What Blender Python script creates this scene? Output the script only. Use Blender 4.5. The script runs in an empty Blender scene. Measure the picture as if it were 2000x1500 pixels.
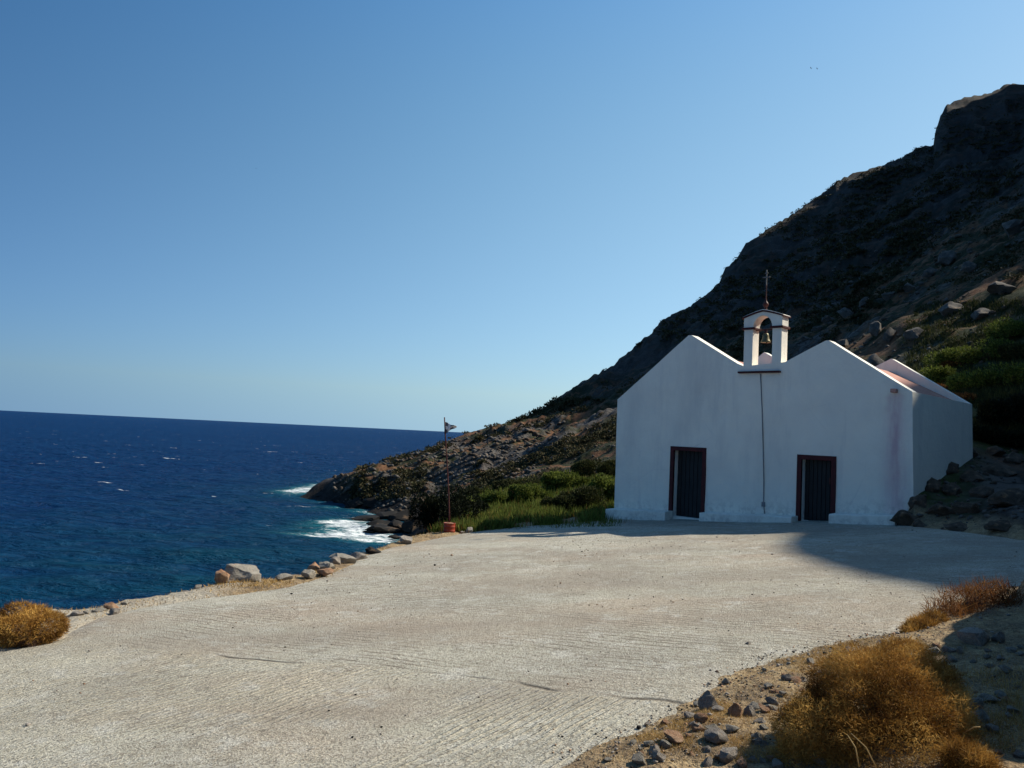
import bpy, bmesh, math, random
import numpy as np
from mathutils import Vector, Matrix, geometry
R = math.radians
rng = np.random.default_rng(7); random.seed(7)
sc = bpy.context.scene
col = sc.collection

# ------------------------------------------------------------------ camera
CZ = 11.0                                   # camera height above the sea
F = 1556.0                                  # focal length in pixels of a 2000 px wide frame
ROLL = math.atan(44 / 920)
PITCH = math.atan((801 + .0478 * 1000 - 750) * math.cos(ROLL) / F)
fw = Vector((0, math.cos(PITCH), math.sin(PITCH)))
r0 = Vector((1, 0, 0)); u0 = r0.cross(fw)
rt = r0 * math.cos(ROLL) + u0 * math.sin(ROLL)
up = u0 * math.cos(ROLL) - r0 * math.sin(ROLL)
cam_d = bpy.data.cameras.new('camera'); cam = bpy.data.objects.new('camera', cam_d); col.objects.link(cam)
m3 = Matrix((rt, up, -fw)).transposed()
cam.matrix_world = Matrix.Translation((0, 0, CZ)) @ m3.to_4x4()
cam_d.sensor_width = 36; cam_d.lens = 36 * F / 2000; cam_d.clip_start = .05; cam_d.clip_end = 60000
sc.camera = cam

# ------------------------------------------------------------------ light
SUN_AZ, SUN_EL = 70.0, 42.0
w = bpy.data.worlds.new('World'); sc.world = w; w.use_nodes = True
nt = w.node_tree
sky = nt.nodes.new('ShaderNodeTexSky'); sky.sky_type = 'NISHITA'; sky.sun_disc = False
sky.sun_elevation = R(SUN_EL); sky.sun_rotation = R(SUN_AZ)
sky.air_density = 1.0; sky.dust_density = .3; sky.ozone_density = 2.0; sky.altitude = 0
bg = nt.nodes['Background']; bg.inputs[1].default_value = .07
# gentle colour balance of the sky, fixed to the world: deeper blue away from the sun, paler toward it
SKYC = [[-0.635, -0.29, 0.13], [2.755, 2.097, 0.078], [-4.497, -2.379, 0.711], [1.2, 0.933, 0.562], [0.789, 0.183, 0.014], [-0.826, -0.722, -0.549]]
def _m(op, a, b=None, clamp=None):
    n = nt.nodes.new('ShaderNodeMath'); n.operation = op
    for i, v in enumerate((a, b)):
        if v is None: continue
        if hasattr(v, 'links'): nt.links.new(v, n.inputs[i])
        else: n.inputs[i].default_value = v
    return n.outputs[0]
tc = nt.nodes.new('ShaderNodeTexCoord'); sx = nt.nodes.new('ShaderNodeSeparateXYZ'); nt.links.new(tc.outputs['Generated'], sx.inputs[0])
cz = nt.nodes.new('ShaderNodeCombineXYZ'); nt.links.new(sx.outputs[0], cz.inputs[0]); nt.links.new(sx.outputs[1], cz.inputs[1]); nt.links.new(_m('MAXIMUM', sx.outputs[2], .05), cz.inputs[2]); nt.links.new(cz.outputs[0], sky.inputs[0])
zc = _m('MINIMUM', _m('MAXIMUM', sx.outputs[2], 0.0), .5)
dc = _m('ADD', _m('MULTIPLY', sx.outputs[0], math.sin(R(SUN_AZ))), _m('MULTIPLY', sx.outputs[1], math.cos(R(SUN_AZ))))
dc = _m('MINIMUM', _m('MAXIMUM', dc, -.3), .75)
terms = [None, zc, _m('MULTIPLY', zc, zc), dc, _m('MULTIPLY', zc, dc), _m('MULTIPLY', dc, dc)]
cmb = nt.nodes.new('ShaderNodeCombineXYZ')
for ch in range(3):
    acc = SKYC[0][ch]
    for k_, t_ in enumerate(terms[1:], 1): acc = _m('ADD', _m('MULTIPLY', t_, SKYC[k_][ch]), acc)
    nt.links.new(_m('EXPONENT', acc), cmb.inputs[ch])
vm = nt.nodes.new('ShaderNodeVectorMath'); vm.operation = 'MULTIPLY'; nt.links.new(sky.outputs[0], vm.inputs[0]); nt.links.new(cmb.outputs[0], vm.inputs[1])
nt.links.new(vm.outputs[0], bg.inputs[0])
sd = bpy.data.lights.new('sun', 'SUN'); sd.energy = 4.75; sd.angle = R(.5); sd.color = (1, .93, .80)
so = bpy.data.objects.new('sun', sd); col.objects.link(so)
SD = Vector((math.sin(R(SUN_AZ)) * math.cos(R(SUN_EL)), math.cos(R(SUN_AZ)) * math.cos(R(SUN_EL)), math.sin(R(SUN_EL))))
so.rotation_euler = SD.to_track_quat('Z', 'Y').to_euler(); so.location = SD * 50
sc.view_settings.view_transform = 'Standard'; sc.view_settings.look = 'None'
sc.view_settings.exposure = .47; sc.view_settings.gamma = 1

# ------------------------------------------------------------------ measuring helpers (photo pixel -> world point)
def ray(px, py):
    return fw + rt * ((px - 1000) / F) - up * ((py - 750) / F)
def atY(px, py, Y):
    d = ray(px, py); d = d * (Y / d.y); return Vector((d.x, d.y, d.z + CZ))
GX, GY = .0864, -.042
def G(x, y): return CZ - 1.6 + GX * x + GY * y
def onG(px, py, dz=0):
    d = ray(px, py); t = (-1.6 + dz) / (d.z - GX * d.x - GY * d.y); return Vector((d.x * t, d.y * t, d.z * t + CZ))
def az_of(px, py=900):
    d = ray(px, py); return math.degrees(math.atan2(d.x, d.y))

# ------------------------------------------------------------------ numpy noise
def _h(i, j, k, s):
    n = (i * 374761393 + j * 668265263 + k * 2147483647 + s * 974634777) & 0xffffffff
    n = ((n ^ (n >> 13)) * 1274126177) & 0xffffffff
    return ((n ^ (n >> 16)) & 0xffff) / 32767.5 - 1
def vn(x, y, z=0., s=0):
    x, y, z = np.broadcast_arrays(np.asarray(x, float), np.asarray(y, float), np.asarray(z, float))
    xi, yi, zi = (np.floor(a).astype(np.int64) for a in (x, y, z))
    fx, fy, fz = x - xi, y - yi, z - zi
    fx, fy, fz = (a * a * (3 - 2 * a) for a in (fx, fy, fz))
    o = 0
    for a in (0, 1):
        for b in (0, 1):
            for c in (0, 1):
                o = o + _h(xi + a, yi + b, zi + c, s) * (fx if a else 1 - fx) * (fy if b else 1 - fy) * (fz if c else 1 - fz)
    return o
def fbm(x, y, z=0., o=4, s=0, g=.5):
    t = 0; a = 1
    for k in range(o):
        t = t + a * vn(x * 2**k, y * 2**k, np.asarray(z) * 2**k, s + k * 17); a *= g
    return t
def ss(a, b, x): t = np.clip((x - a) / (b - a), 0, 1); return t * t * (3 - 2 * t)

# ------------------------------------------------------------------ node helper
class NM:
    def __init__(s, name):
        s.m = bpy.data.materials.new(name); s.m.use_nodes = True; s.t = s.m.node_tree
        s.b = s.t.nodes['Principled BSDF']; s.pos = s.t.nodes.new('ShaderNodeNewGeometry').outputs['Position']
    def _in(s, sock, v):
        if hasattr(v, 'links'): s.t.links.new(v, sock)
        elif v is not None:
            if isinstance(v, (tuple, list)) and sock.type == 'RGBA' and len(v) == 3: v = (*v, 1)
            sock.default_value = v
    def obj(s): return s.t.nodes.new('ShaderNodeTexCoord').outputs['Object']
    def noise(s, scale, detail=4, rough=.55, vec=None, dist=0):
        n = s.t.nodes.new('ShaderNodeTexNoise'); s._in(n.inputs['Vector'], vec or s.pos)
        n.inputs['Scale'].default_value = scale; n.inputs['Detail'].default_value = detail
        n.inputs['Roughness'].default_value = rough; n.inputs['Distortion'].default_value = dist
        return n.outputs['Fac']
    def voro(s, scale, vec=None, out='Distance', feat='F1', rand=1):
        n = s.t.nodes.new('ShaderNodeTexVoronoi'); s._in(n.inputs['Vector'], vec or s.pos); n.feature = feat
        n.inputs['Scale'].default_value = scale; n.inputs['Randomness'].default_value = rand; return n.outputs[out]
    def ramp(s, f, stops):
        n = s.t.nodes.new('ShaderNodeValToRGB'); s._in(n.inputs[0], f); e = n.color_ramp.elements
        while len(e) < len(stops): e.new(.5)
        for q, (p, c) in zip(e, stops):
            q.position = p; q.color = (c, c, c, 1) if isinstance(c, (int, float)) else (*c, 1)
        return n.outputs[0]
    def mix(s, f, a, b, mode='MIX'):
        n = s.t.nodes.new('ShaderNodeMix'); n.data_type = 'RGBA'; n.blend_type = mode
        s._in(n.inputs[0], f); s._in(n.inputs[6], a); s._in(n.inputs[7], b); return n.outputs[2]
    def math(s, op, a, b=None, c=None):
        n = s.t.nodes.new('ShaderNodeMath'); n.operation = op
        s._in(n.inputs[0], a)
        if b is not None: s._in(n.inputs[1], b)
        if c is not None: s._in(n.inputs[2], c)
        return n.outputs[0]
    def dot(s, v, vec=None):
        n = s.t.nodes.new('ShaderNodeVectorMath'); n.operation = 'DOT_PRODUCT'; s._in(n.inputs[0], vec or s.pos); n.inputs[1].default_value = v
        return n.outputs['Value']
    def scale(s, v, vec=None):
        n = s.t.nodes.new('ShaderNodeVectorMath'); n.operation = 'MULTIPLY'; s._in(n.inputs[0], vec or s.pos); n.inputs[1].default_value = v
        return n.outputs[0]
    def attr(s, name):
        n = s.t.nodes.new('ShaderNodeAttribute'); n.attribute_name = name; return n.outputs
    def bump(s, h, strength=.5, dist=.02, nrm=None):
        n = s.t.nodes.new('ShaderNodeBump'); s._in(n.inputs['Height'], h); n.inputs['Strength'].default_value = strength
        n.inputs['Distance'].default_value = dist
        if nrm is not None: s._in(n.inputs['Normal'], nrm)
        return n.outputs[0]
    def out(s, color=None, rough=None, normal=None, spec=None, metal=None):
        if color is not None: s._in(s.b.inputs['Base Color'], color)
        if rough is not None: s._in(s.b.inputs['Roughness'], rough)
        if normal is not None: s._in(s.b.inputs['Normal'], normal)
        if spec is not None: s._in(s.b.inputs['Specular IOR Level'], spec)
        if metal is not None: s._in(s.b.inputs['Metallic'], metal)
        return s.m

# ------------------------------------------------------------------ object helpers
def mesh(name, V, Fc, mats=(), smooth=False, midx=None):
    me = bpy.data.meshes.new(name)
    if isinstance(Fc, np.ndarray):
        k = Fc.shape[1]; V = np.asarray(V, dtype=np.float32)
        me.vertices.add(len(V)); me.vertices.foreach_set('co', V.ravel())
        me.loops.add(Fc.size); me.loops.foreach_set('vertex_index', Fc.astype(np.int32).ravel())
        me.polygons.add(len(Fc)); me.polygons.foreach_set('loop_start', np.arange(0, Fc.size, k, dtype=np.int32))
        me.polygons.foreach_set('loop_total', np.full(len(Fc), k, dtype=np.int32))
        me.update(calc_edges=True)
    else:
        me.from_pydata([tuple(v) for v in V], [], Fc); me.update()
    for m in mats: me.materials.append(m)
    if smooth: me.polygons.foreach_set('use_smooth', np.ones(len(me.polygons), dtype=bool))
    if midx is not None: me.polygons.foreach_set('material_index', np.asarray(midx, dtype=np.int32))
    return me
def link(name, me, parent=None, loc=None):
    o = bpy.data.objects.new(name, me); col.objects.link(o)
    if parent: o.parent = parent
    if loc is not None: o.location = loc
    return o
def tag(o, label=None, cat=None, group=None, kind=None):
    for k, v in (('label', label), ('category', cat), ('group', group), ('kind', kind)):
        if v: o[k] = v
    return o
def setattr_f(me, name, arr):
    a = me.attributes.new(name, 'FLOAT', 'POINT'); a.data.foreach_set('value', np.asarray(arr, dtype=np.float32))
def empty(name, loc, rz=0):
    o = bpy.data.objects.new(name, None); col.objects.link(o); o.location = loc; o.rotation_euler = (0, 0, rz); o.empty_display_size = .2
    return o

# ================================================================== MATERIALS
def mat_concrete():
    m = NM('lot_concrete')
    def dirn(a, b):
        d = (b - a); d.z = 0; d.normalize(); return (-d.y, d.x, 0)
    nA = dirn(onG(1060, 1500), onG(1330, 1345)); nB = dirn(onG(700, 1215), onG(1480, 1290))
    p1, p2 = onG(430, 1278), onG(1250, 1370); nz = dirn(p1, p2); off = p1.x * nz[0] + p1.y * nz[1]
    zd = m.math('ADD', m.math('SUBTRACT', m.dot(nz), off), m.math('MULTIPLY', m.math('SUBTRACT', m.noise(.5, 2), .5), .9))
    far = m.ramp(m.math('ADD', m.math('MULTIPLY', zd, 3.), .5), [(.3, 0), (.7, 1)])
    wob = m.math('MULTIPLY', m.noise(.45, 4, .6), .30)
    def groove(n, freq, thr):
        a = m.math('SINE', m.math('MULTIPLY', m.math('ADD', m.dot(n), wob), freq))
        a2 = m.math('SINE', m.math('MULTIPLY', m.math('ADD', m.dot(n), m.math('MULTIPLY', m.noise(1.3, 3), .06)), freq * 1.63))
        a = m.math('ADD', m.math('MULTIPLY', a, .6), m.math('MULTIPLY', a2, .4))
        g = m.math('MULTIPLY', m.math('SUBTRACT', a, thr), 2.2); g.node.use_clamp = True
        return g
    gA = groove(nA, 92, -.05); gB = groove(nB, 60, .1)
    brk = m.ramp(m.noise(6, 4, .7), [(.34, .1), (.52, 1)]); modA = m.math('MULTIPLY', brk, m.ramp(m.noise(.55, 5, .7), [(.40, 0.05), (.57, 1)])); modB = m.math('MULTIPLY', brk, m.ramp(m.noise(.7, 3, vec=m.scale((1, 1.3, 1))), [(.42, 0), (.58, 1)]))
    gr = m.mix(far, m.math('MULTIPLY', gA, modA), m.math('MULTIPLY', gB, modB))
    joint = m.math('SUBTRACT', 1, m.math('MULTIPLY', m.math('ABSOLUTE', m.math('ADD', zd, m.math('MULTIPLY', m.math('SUBTRACT', m.noise(6, 3), .5), .06))), 22)); joint.node.use_clamp = True
    jm = m.math('MULTIPLY', joint, m.ramp(m.noise(.8, 2), [(.45, 0), (.55, 1)]))
    grain = m.noise(55, 5, .7); peb = m.voro(38); peb2 = m.voro(90)
    big = m.noise(.45, 4, .6); mid = m.noise(3.2, 5, .65)
    c = m.mix(m.ramp(big, [(.35, 0), (.65, 1)]), (.58, .545, .43), (.40, .37, .295))
    c = m.mix(m.ramp(mid, [(.4, 0), (.75, .7)]), c, (.66, .63, .53))
    warm = m.ramp(m.noise(.35, 4, .6, vec=m.scale((1, 1.6, 1))), [(.45, 0), (.68, .75)])
    c = m.mix(warm, c, (.50, .39, .285))
    c = m.mix(m.ramp(m.noise(1.6, 6, .7), [(.55, 0), (.8, .5)]), c, (.30, .285, .25))
    c = m.mix(m.math('MULTIPLY', gr, .95), c, m.mix(far, (.66, .575, .41), (.20, .165, .125)))
    c = m.mix(m.ramp(m.noise(2.6, 5, .7), [(.54, 0), (.66, .7)]), c, (.68, .66, .58))
    c = m.mix(m.ramp(m.noise(30, 5, .75), [(.36, .7), (.5, 0)]), c, (.22, .19, .15))
    c = m.mix(m.ramp(m.noise(75, 3, .7), [(.38, .85), (.47, 0)]), c, (.12, .10, .08))
    c = m.mix(m.ramp(m.noise(60, 3, .7), [(.56, 0), (.68, .75)]), c, (.74, .70, .60))
    c = m.mix(m.ramp(peb, [(.10, .7), (.18, 0)]), c, (.16, .14, .11))
    c = m.mix(m.ramp(m.noise(9, 6, .8), [(.37, .65), (.46, 0)]), c, (.24, .205, .155))
    c = m.mix(m.ramp(m.noise(.22, 3, .6, m.scale((1, 1.8, 1))), [(.48, 0), (.62, .45)]), c, (.30, .26, .205))
    c = m.mix(m.math('MULTIPLY', jm, .9), c, (.085, .07, .055))
    h = m.math('ADD', m.math('MULTIPLY', gr, m.mix(far, (1.7,) * 3, (-1.6,) * 3)), m.math('MULTIPLY', grain, 1.5))
    h = m.math('ADD', h, m.math('MULTIPLY', m.ramp(peb, [(0, 1), (.35, 0)]), .5))
    h = m.math('ADD', h, m.math('MULTIPLY', m.noise(16, 5, .8), 2.2)); h = m.math('SUBTRACT', h, m.math('MULTIPLY', jm, 2.2))
    return m.out(c, .95, m.bump(h, 1.0, .013), .12)

def mat_terrain():
    m = NM('terrain_soil_rock')
    at = m.attr('zone_dry')['Fac']; gz = m.attr('zone_green')['Fac']; rz = m.attr('zone_rock')['Fac']
    n1 = m.noise(.045, 6, .62); n2 = m.noise(.35, 6, .65); n3 = m.noise(2.2, 6, .7); n4 = m.noise(14, 5, .7)
    soil = m.mix(m.ramp(n3, [(.35, 0), (.65, 1)]), (.10, .045, .024), (.19, .105, .058))
    rock = m.mix(m.ramp(n2, [(.35, 0), (.65, 1)]), (.055, .050, .046), (.125, .112, .10))
    rock = m.mix(m.ramp(m.voro(.9, feat='DISTANCE_TO_EDGE'), [(.0, .8), (.12, 0)]), rock, (.02, .017, .015))
    scrub = m.mix(m.ramp(n3, [(.35, 0), (.65, 1)]), (.012, .017, .008), (.038, .042, .018))
    c = m.mix(m.ramp(n2, [(.42, 0), (.52, 1)]), soil, scrub)
    c = m.mix(m.ramp(m.math('ADD', n1, m.math('MULTIPLY', n2, .35)), [(.68, 0), (.76, 1)]), c, rock)
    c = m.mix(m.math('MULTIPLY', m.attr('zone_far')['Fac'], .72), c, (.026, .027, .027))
    cliff_shade = m.mix(m.ramp(n3, [(.35, 0), (.65, 1)]), (.010, .009, .009), (.032, .028, .025))  # cliff's shaded side painted in as darker coast rock
    c = m.mix(rz, c, cliff_shade)
    c = m.mix(m.math('MULTIPLY', gz, m.ramp(n3, [(.3, .4), (.6, 1)])), c, (.045, .062, .017))
    dirt = m.mix(m.ramp(n4, [(.35, 0), (.65, 1)]), (.28, .185, .095), (.52, .39, .22))
    dirt = m.mix(m.ramp(n3, [(.42, 0), (.6, .8)]), dirt, (.17, .125, .085))
    dirt = m.mix(m.ramp(m.noise(60, 4, .75), [(.38, .8), (.5, 0)]), dirt, (.09, .065, .045))
    dirt = m.mix(m.math('MULTIPLY', m.attr('zone_pale')['Fac'], m.ramp(n3, [(.3, .5), (.55, 1)])), dirt, (.40, .355, .28))
    c = m.mix(at, c, dirt)
    h = m.math('ADD', m.math('MULTIPLY', n3, .5), m.math('MULTIPLY', n4, .1))
    nb = m.bump(h, .9, .35)
    nb = m.bump(m.noise(40, 4, .7), .8, .02, nb)
    return m.out(c, .95, nb, .1)

def mat_rock(name, a, b, dark=(.05, .04, .035), sc_=1.):
    m = NM(name); o = m.obj()
    n = m.noise(1.6 * sc_, 6, .65, o); n2 = m.noise(9 * sc_, 5, .7, o)
    c = m.mix(m.ramp(n, [(.35, 0), (.65, 1)]), a, b)
    c = m.mix(m.ramp(n2, [(.3, .75), (.47, 0)]), c, dark)
    c = m.mix(m.ramp(m.noise(4 * sc_, 4, .6, o), [(.58, 0), (.72, .6)]), c, (.36, .22, .12))
    h = m.math('ADD', m.math('MULTIPLY', n, .6), m.math('MULTIPLY', n2, .5))
    return m.out(c, .9, m.bump(h, .9, .06), .2)

def mat_plaster():
    m = NM('white_plaster')
    n = m.noise(1.1, 5, .6); n2 = m.noise(22, 4, .65); n3 = m.noise(.9, 5, .65, m.scale((1, 1, .25)))
    c = m.mix(m.ramp(n, [(.3, 0), (.7, 1)]), (.90, .86, .74), (.80, .77, .68))
    c = m.mix(m.ramp(n3, [(.50, 0), (.72, .5)]), c, (.58, .56, .52))
    c = m.mix(m.ramp(n2, [(.22, .5), (.33, 0)]), c, (.5, .48, .45))
    c = m.mix(m.ramp(m.noise(2.2, 5, .7, m.scale((1, 1, .12))), [(.56, 0), (.72, .45)]), c, (.62, .60, .56))
    ck = m.math('MULTIPLY', m.ramp(m.voro(.55, m.scale((1, 1, 1.3)), feat='DISTANCE_TO_EDGE'), [(.0, 1), (.006, 0)]), m.ramp(m.noise(.6, 3), [(.5, 0), (.6, .6)]))
    c = m.mix(ck, c, (.7, .68, .62))
    st = m.attr('stain')['Fac']
    c = m.mix(m.math('MULTIPLY', st, m.ramp(m.noise(3, 5, .6, m.scale((1.6, 1.6, .35))), [(.3, .25), (.65, 1)])), c, (.55, .33, .38))
    gr = m.attr('grime')['Fac']
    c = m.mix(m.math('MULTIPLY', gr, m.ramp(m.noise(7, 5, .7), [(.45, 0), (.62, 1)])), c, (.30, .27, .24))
    h = m.math('ADD', m.math('MULTIPLY', n2, .35), m.math('MULTIPLY', m.noise(4, 4, .6), 1.2))
    return m.out(c, .85, m.bump(h, .7, .02), .2)

def mat_flat(name, c1, c2=None, rough=.7, scale=6, bump=.4, metal=0, spec=.3):
    m = NM(name); o = m.obj(); n = m.noise(scale, 5, .65, o)
    c = m.mix(m.ramp(n, [(.35, 0), (.65, 1)]), c1, c2 or tuple(x * .7 for x in c1))
    return m.out(c, rough, m.bump(m.noise(scale * 5, 4, .6, o), bump, .005), spec, metal)

def mat_leaf(name, cols, scale=3., trans=0.):
    m = NM(name); n = m.noise(scale, 3, .6); rnd = m.attr('tint')['Fac']
    c = m.ramp(rnd, [(i / (len(cols) - 1), cc) for i, cc in enumerate(cols)])
    c = m.mix(m.ramp(n, [(.35, .0), (.65, .5)]), c, tuple(x * .55 for x in cols[0]))
    m.out(c, .8, None, .15)
    if trans:
        tr = m.t.nodes.new('ShaderNodeBsdfTranslucent'); m.t.links.new(c, tr.inputs[0])
        mx = m.t.nodes.new('ShaderNodeMixShader'); mx.inputs[0].default_value = trans
        m.t.links.new(m.b.outputs[0], mx.inputs[1]); m.t.links.new(tr.outputs[0], mx.inputs[2])
        m.t.links.new(mx.outputs[0], m.t.nodes['Material Output'].inputs[0])
    return m.m

def mat_sea():
    m = NM('sea_water')
    sh = m.attr('shallow')['Fac']; fo = m.attr('foam')['Fac']
    v1 = m.scale((.6, 1.25, 1))
    n1 = m.noise(.12, 4, .6, v1); n2 = m.noise(.55, 6, .62, v1, .4); n3 = m.noise(2.5, 5, .6, v1, .3)
    n0 = m.noise(.02, 4, .6, v1)
    c = m.mix(m.ramp(n0, [(.35, 0), (.65, 1)]), (.0008, .017, .075), (.0012, .022, .086))
    c = m.mix(m.ramp(n2, [(.38, .0), (.68, .8)]), c, (.003, .040, .115))
    c = m.mix(m.ramp(n3, [(.30, .6), (.48, 0)]), c, (.0004, .009, .042))
    c = m.mix(m.math('MULTIPLY', sh, m.ramp(n1, [(.3, .2), (.65, .75)])), c, (.0015, .045, .072))
    c = m.mix(m.ramp(fo, [(.0, 0), (.6, .8)]), c, (.012, .13, .155))
    # whitecaps: sparse crests
    cap = m.math('MULTIPLY', m.ramp(m.noise(.21, 3, .5, m.scale((.6, 1.5, 1))), [(.695, 0), (.71, 1)]), m.ramp(m.noise(1.3, 3, .6, m.scale((.5, 1.3, 1))), [(.5, 0), (.6, 1)]))
    fn = m.noise(.75, 9, .75, m.scale((.8, 1.3, 1)), 1.1)
    ff = m.ramp(m.math('ADD', m.math('MULTIPLY', fo, .72), m.math('MULTIPLY', m.math('SUBTRACT', fn, .5), 2.6)), [(.40, 0), (.80, 1)])
    ff = m.math('MULTIPLY', ff, m.ramp(fo, [(.02, 0), (.12, 1)]))
    allf = m.math('MAXIMUM', cap, ff)
    c = m.mix(allf, c, (.80, .84, .84))
    h = m.math('ADD', m.math('MULTIPLY', n1, 1.6), m.math('ADD', m.math('MULTIPLY', n2, .8), m.math('MULTIPLY', n3, .16)))
    nb = m.bump(h, 1.0, 2.0)
    df = m.t.nodes.new('ShaderNodeBsdfDiffuse'); gl = m.t.nodes.new('ShaderNodeBsdfGlossy'); fr = m.t.nodes.new('ShaderNodeFresnel'); fr.inputs['IOR'].default_value = 1.33
    m.t.links.new(c, df.inputs['Color']); m.t.links.new(nb, df.inputs['Normal']); m.t.links.new(nb, gl.inputs['Normal']); gl.inputs['Roughness'].default_value = .22; m.t.links.new(nb, fr.inputs['Normal'])
    fac = m.math('MINIMUM', m.math('MULTIPLY', fr.outputs[0], .38), .11); fac = m.math('MULTIPLY', fac, m.math('SUBTRACT', 1, allf))
    mx = m.t.nodes.new('ShaderNodeMixShader'); m.t.links.new(fac, mx.inputs[0]); m.t.links.new(df.outputs[0], mx.inputs[1]); m.t.links.new(gl.outputs[0], mx.inputs[2])
    m.t.links.new(mx.outputs[0], m.t.nodes['Material Output'].inputs[0]); m.t.nodes.remove(m.b)
    return m.m


M = dict(
    conc=mat_concrete(), terr=mat_terrain(), plaster=mat_plaster(), sea=mat_sea(),
    rock=mat_rock('grey_stone', (.22, .19, .165), (.36, .32, .27)),
    rockp=mat_rock('pale_stone', (.235, .215, .18), (.36, .325, .27), (.16, .13, .10)),
    rockr=mat_rock('rusty_stone', (.30, .15, .08), (.42, .28, .18)),
    rockd=mat_rock('dark_reef_stone', (.008, .0075, .007), (.020, .018, .016), (.004, .004, .004), .25),
    rockb=mat_rock('brown_ledge_stone', (.055, .040, .028), (.12, .09, .065), (.02, .015, .012), .6),
    rockh=mat_rock('hillside_stone', (.065, .060, .053), (.145, .13, .112), (.025, .022, .019), .6),
    red=mat_flat('oxblood_paint', (.075, .010, .012), (.045, .008, .009), .7),
    door=mat_flat('door_paint', (.018, .022, .024), (.011, .014, .016), .7, 3),
    terra=mat_flat('terracotta_cement', (.50, .25, .19), (.40, .19, .14), .85, 2.),
    pink=mat_flat('spout_paint', (.55, .30, .24), (.38, .16, .12), .7, 8.),
    rust=mat_flat('rusty_paint', (.085, .020, .016), (.05, .014, .011), .6, 12., .6),
    can=mat_flat('orange_red_tin', (.30, .042, .016), (.19, .028, .013), .5, 9., .5),
    bronze=mat_flat('aged_bronze', (.20, .17, .09), (.10, .10, .06), .5, 20., .4, .6),
    silver=mat_flat('weathered_metal', (.16, .17, .17), (.10, .10, .11), .7, 20., .3, .3),
    cable=mat_flat('grey_conduit', (.26, .26, .27), (.16, .16, .17), .6, 8.),
    blue=mat_flat('flag_blue_cloth', (.10, .115, .14), (.06, .07, .095), .9, 9.),
    white=mat_flat('flag_white_cloth', (.80, .74, .70), (.65, .6, .58), .9, 9.),
    bird=mat_flat('bird_feather', (.30, .30, .31), (.2, .2, .21), .9, 9.),
    wood=mat_flat('dry_twig', (.16, .085, .045), (.09, .05, .03), .9, 9.),
    orange=mat_leaf('dry_spiny_foliage', [(.12, .050, .011), (.46, .24, .050), (.76, .47, .13)], 5., .25),
    rusty=mat_leaf('rust_brown_foliage', [(.09, .032, .012), (.28, .115, .035), (.44, .23, .07)], 5., .25),
    straw=mat_leaf('straw', [(.38, .22, .07), (.55, .36, .13), (.66, .48, .22)], 4., .2),
    green=mat_leaf('green_leaves', [(.045, .062, .012), (.13, .165, .026), (.26, .29, .06)], 1.5, .3),
    olive=mat_leaf('olive_leaves', [(.022, .028, .010), (.055, .064, .018), (.11, .105, .034)], 1.0, .2),
    dgreen=mat_leaf('dark_leaves', [(.008, .012, .006), (.016, .022, .009), (.034, .040, .014)], 1.5, .15),
    scrub=mat_leaf('hillside_scrub_leaves', [(.022, .027, .012), (.066, .064, .026), (.15, .10, .05)], .3, .1),
)

# ================================================================== TERRAIN
PB = [Vector(p) for p in ((.8, .4), (1.8, 2.0), (3.0, 4.0), (4.05, 6.2), (5.35, 8.4), (8.4, 9.5), (13, 10.4), (20, 10.5))]   # foot of the bank
def poly_sd(x, y, pts):
    """distance to polyline, positive on the right-hand/below side"""
    best = np.full(np.shape(x), 1e9); sg = np.zeros(np.shape(x))
    for a, b in zip(pts[:-1], pts[1:]):
        dx, dy = b[0] - a[0], b[1] - a[1]; L2 = dx * dx + dy * dy
        t = np.clip(((x - a[0]) * dx + (y - a[1]) * dy) / L2, 0, 1)
        ex, ey = x - a[0] - t * dx, y - a[1] - t * dy
        d = np.hypot(ex, ey); cr = -(dx * ey - dy * ex)
        u = d < best - 1e-9; best = np.where(u, d, best); sg = np.where(u, np.sign(cr), sg)
    return best * sg
def in_poly(x, y, P):
    ins = np.zeros(np.shape(x), bool)
    for (x1, y1), (x2, y2) in zip(P, P[1:] + P[:1]):
        c = ((y1 > y) != (y2 > y)); xi = (x2 - x1) * (y - y1) / ((y2 - y1) if y2 != y1 else 1e-9) + x1
        ins ^= c & (x < xi)
    return ins
def dist_poly(x, y, P):
    d = np.abs(poly_sd(x, y, P + P[:1])); return np.where(in_poly(x, y, P), -d, d)
LOTPX = [(0, 1268), (100, 1250), (150, 1226), (200, 1204), (270, 1189), (340, 1176), (400, 1166), (460, 1160), (540, 1149), (600, 1134), (650, 1112), (700, 1090), (760, 1070), (830, 1054), (880, 1044),
         (960, 1033), (1080, 1024), (1182, 1013)]
LOT = [(-9.5, 2.0), (-7.4, 5.2)] + [tuple(onG(*p)[:2]) for p in LOTPX] + [tuple(onG(1230, 1001)[:2]), tuple(onG(1600, 1010)[:2])] + \
      [tuple(onG(*p)[:2]) for p in ((1748, 1020), (1850, 1034), (2000, 1052))] + [(12.0, 13.0), (13, 10.6), (8.6, 9.6), (6.4, 9.05)] + \
      [tuple(onG(*p)[:2]) for p in ((1930, 1165), (1860, 1190), (1760, 1240), (1620, 1262), (1500, 1285), (1420, 1335), (1340, 1385), (1240, 1450), (1150, 1500))] + [(.1, 2.4), (-.6, -1), (-9, -1.5)]

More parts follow.
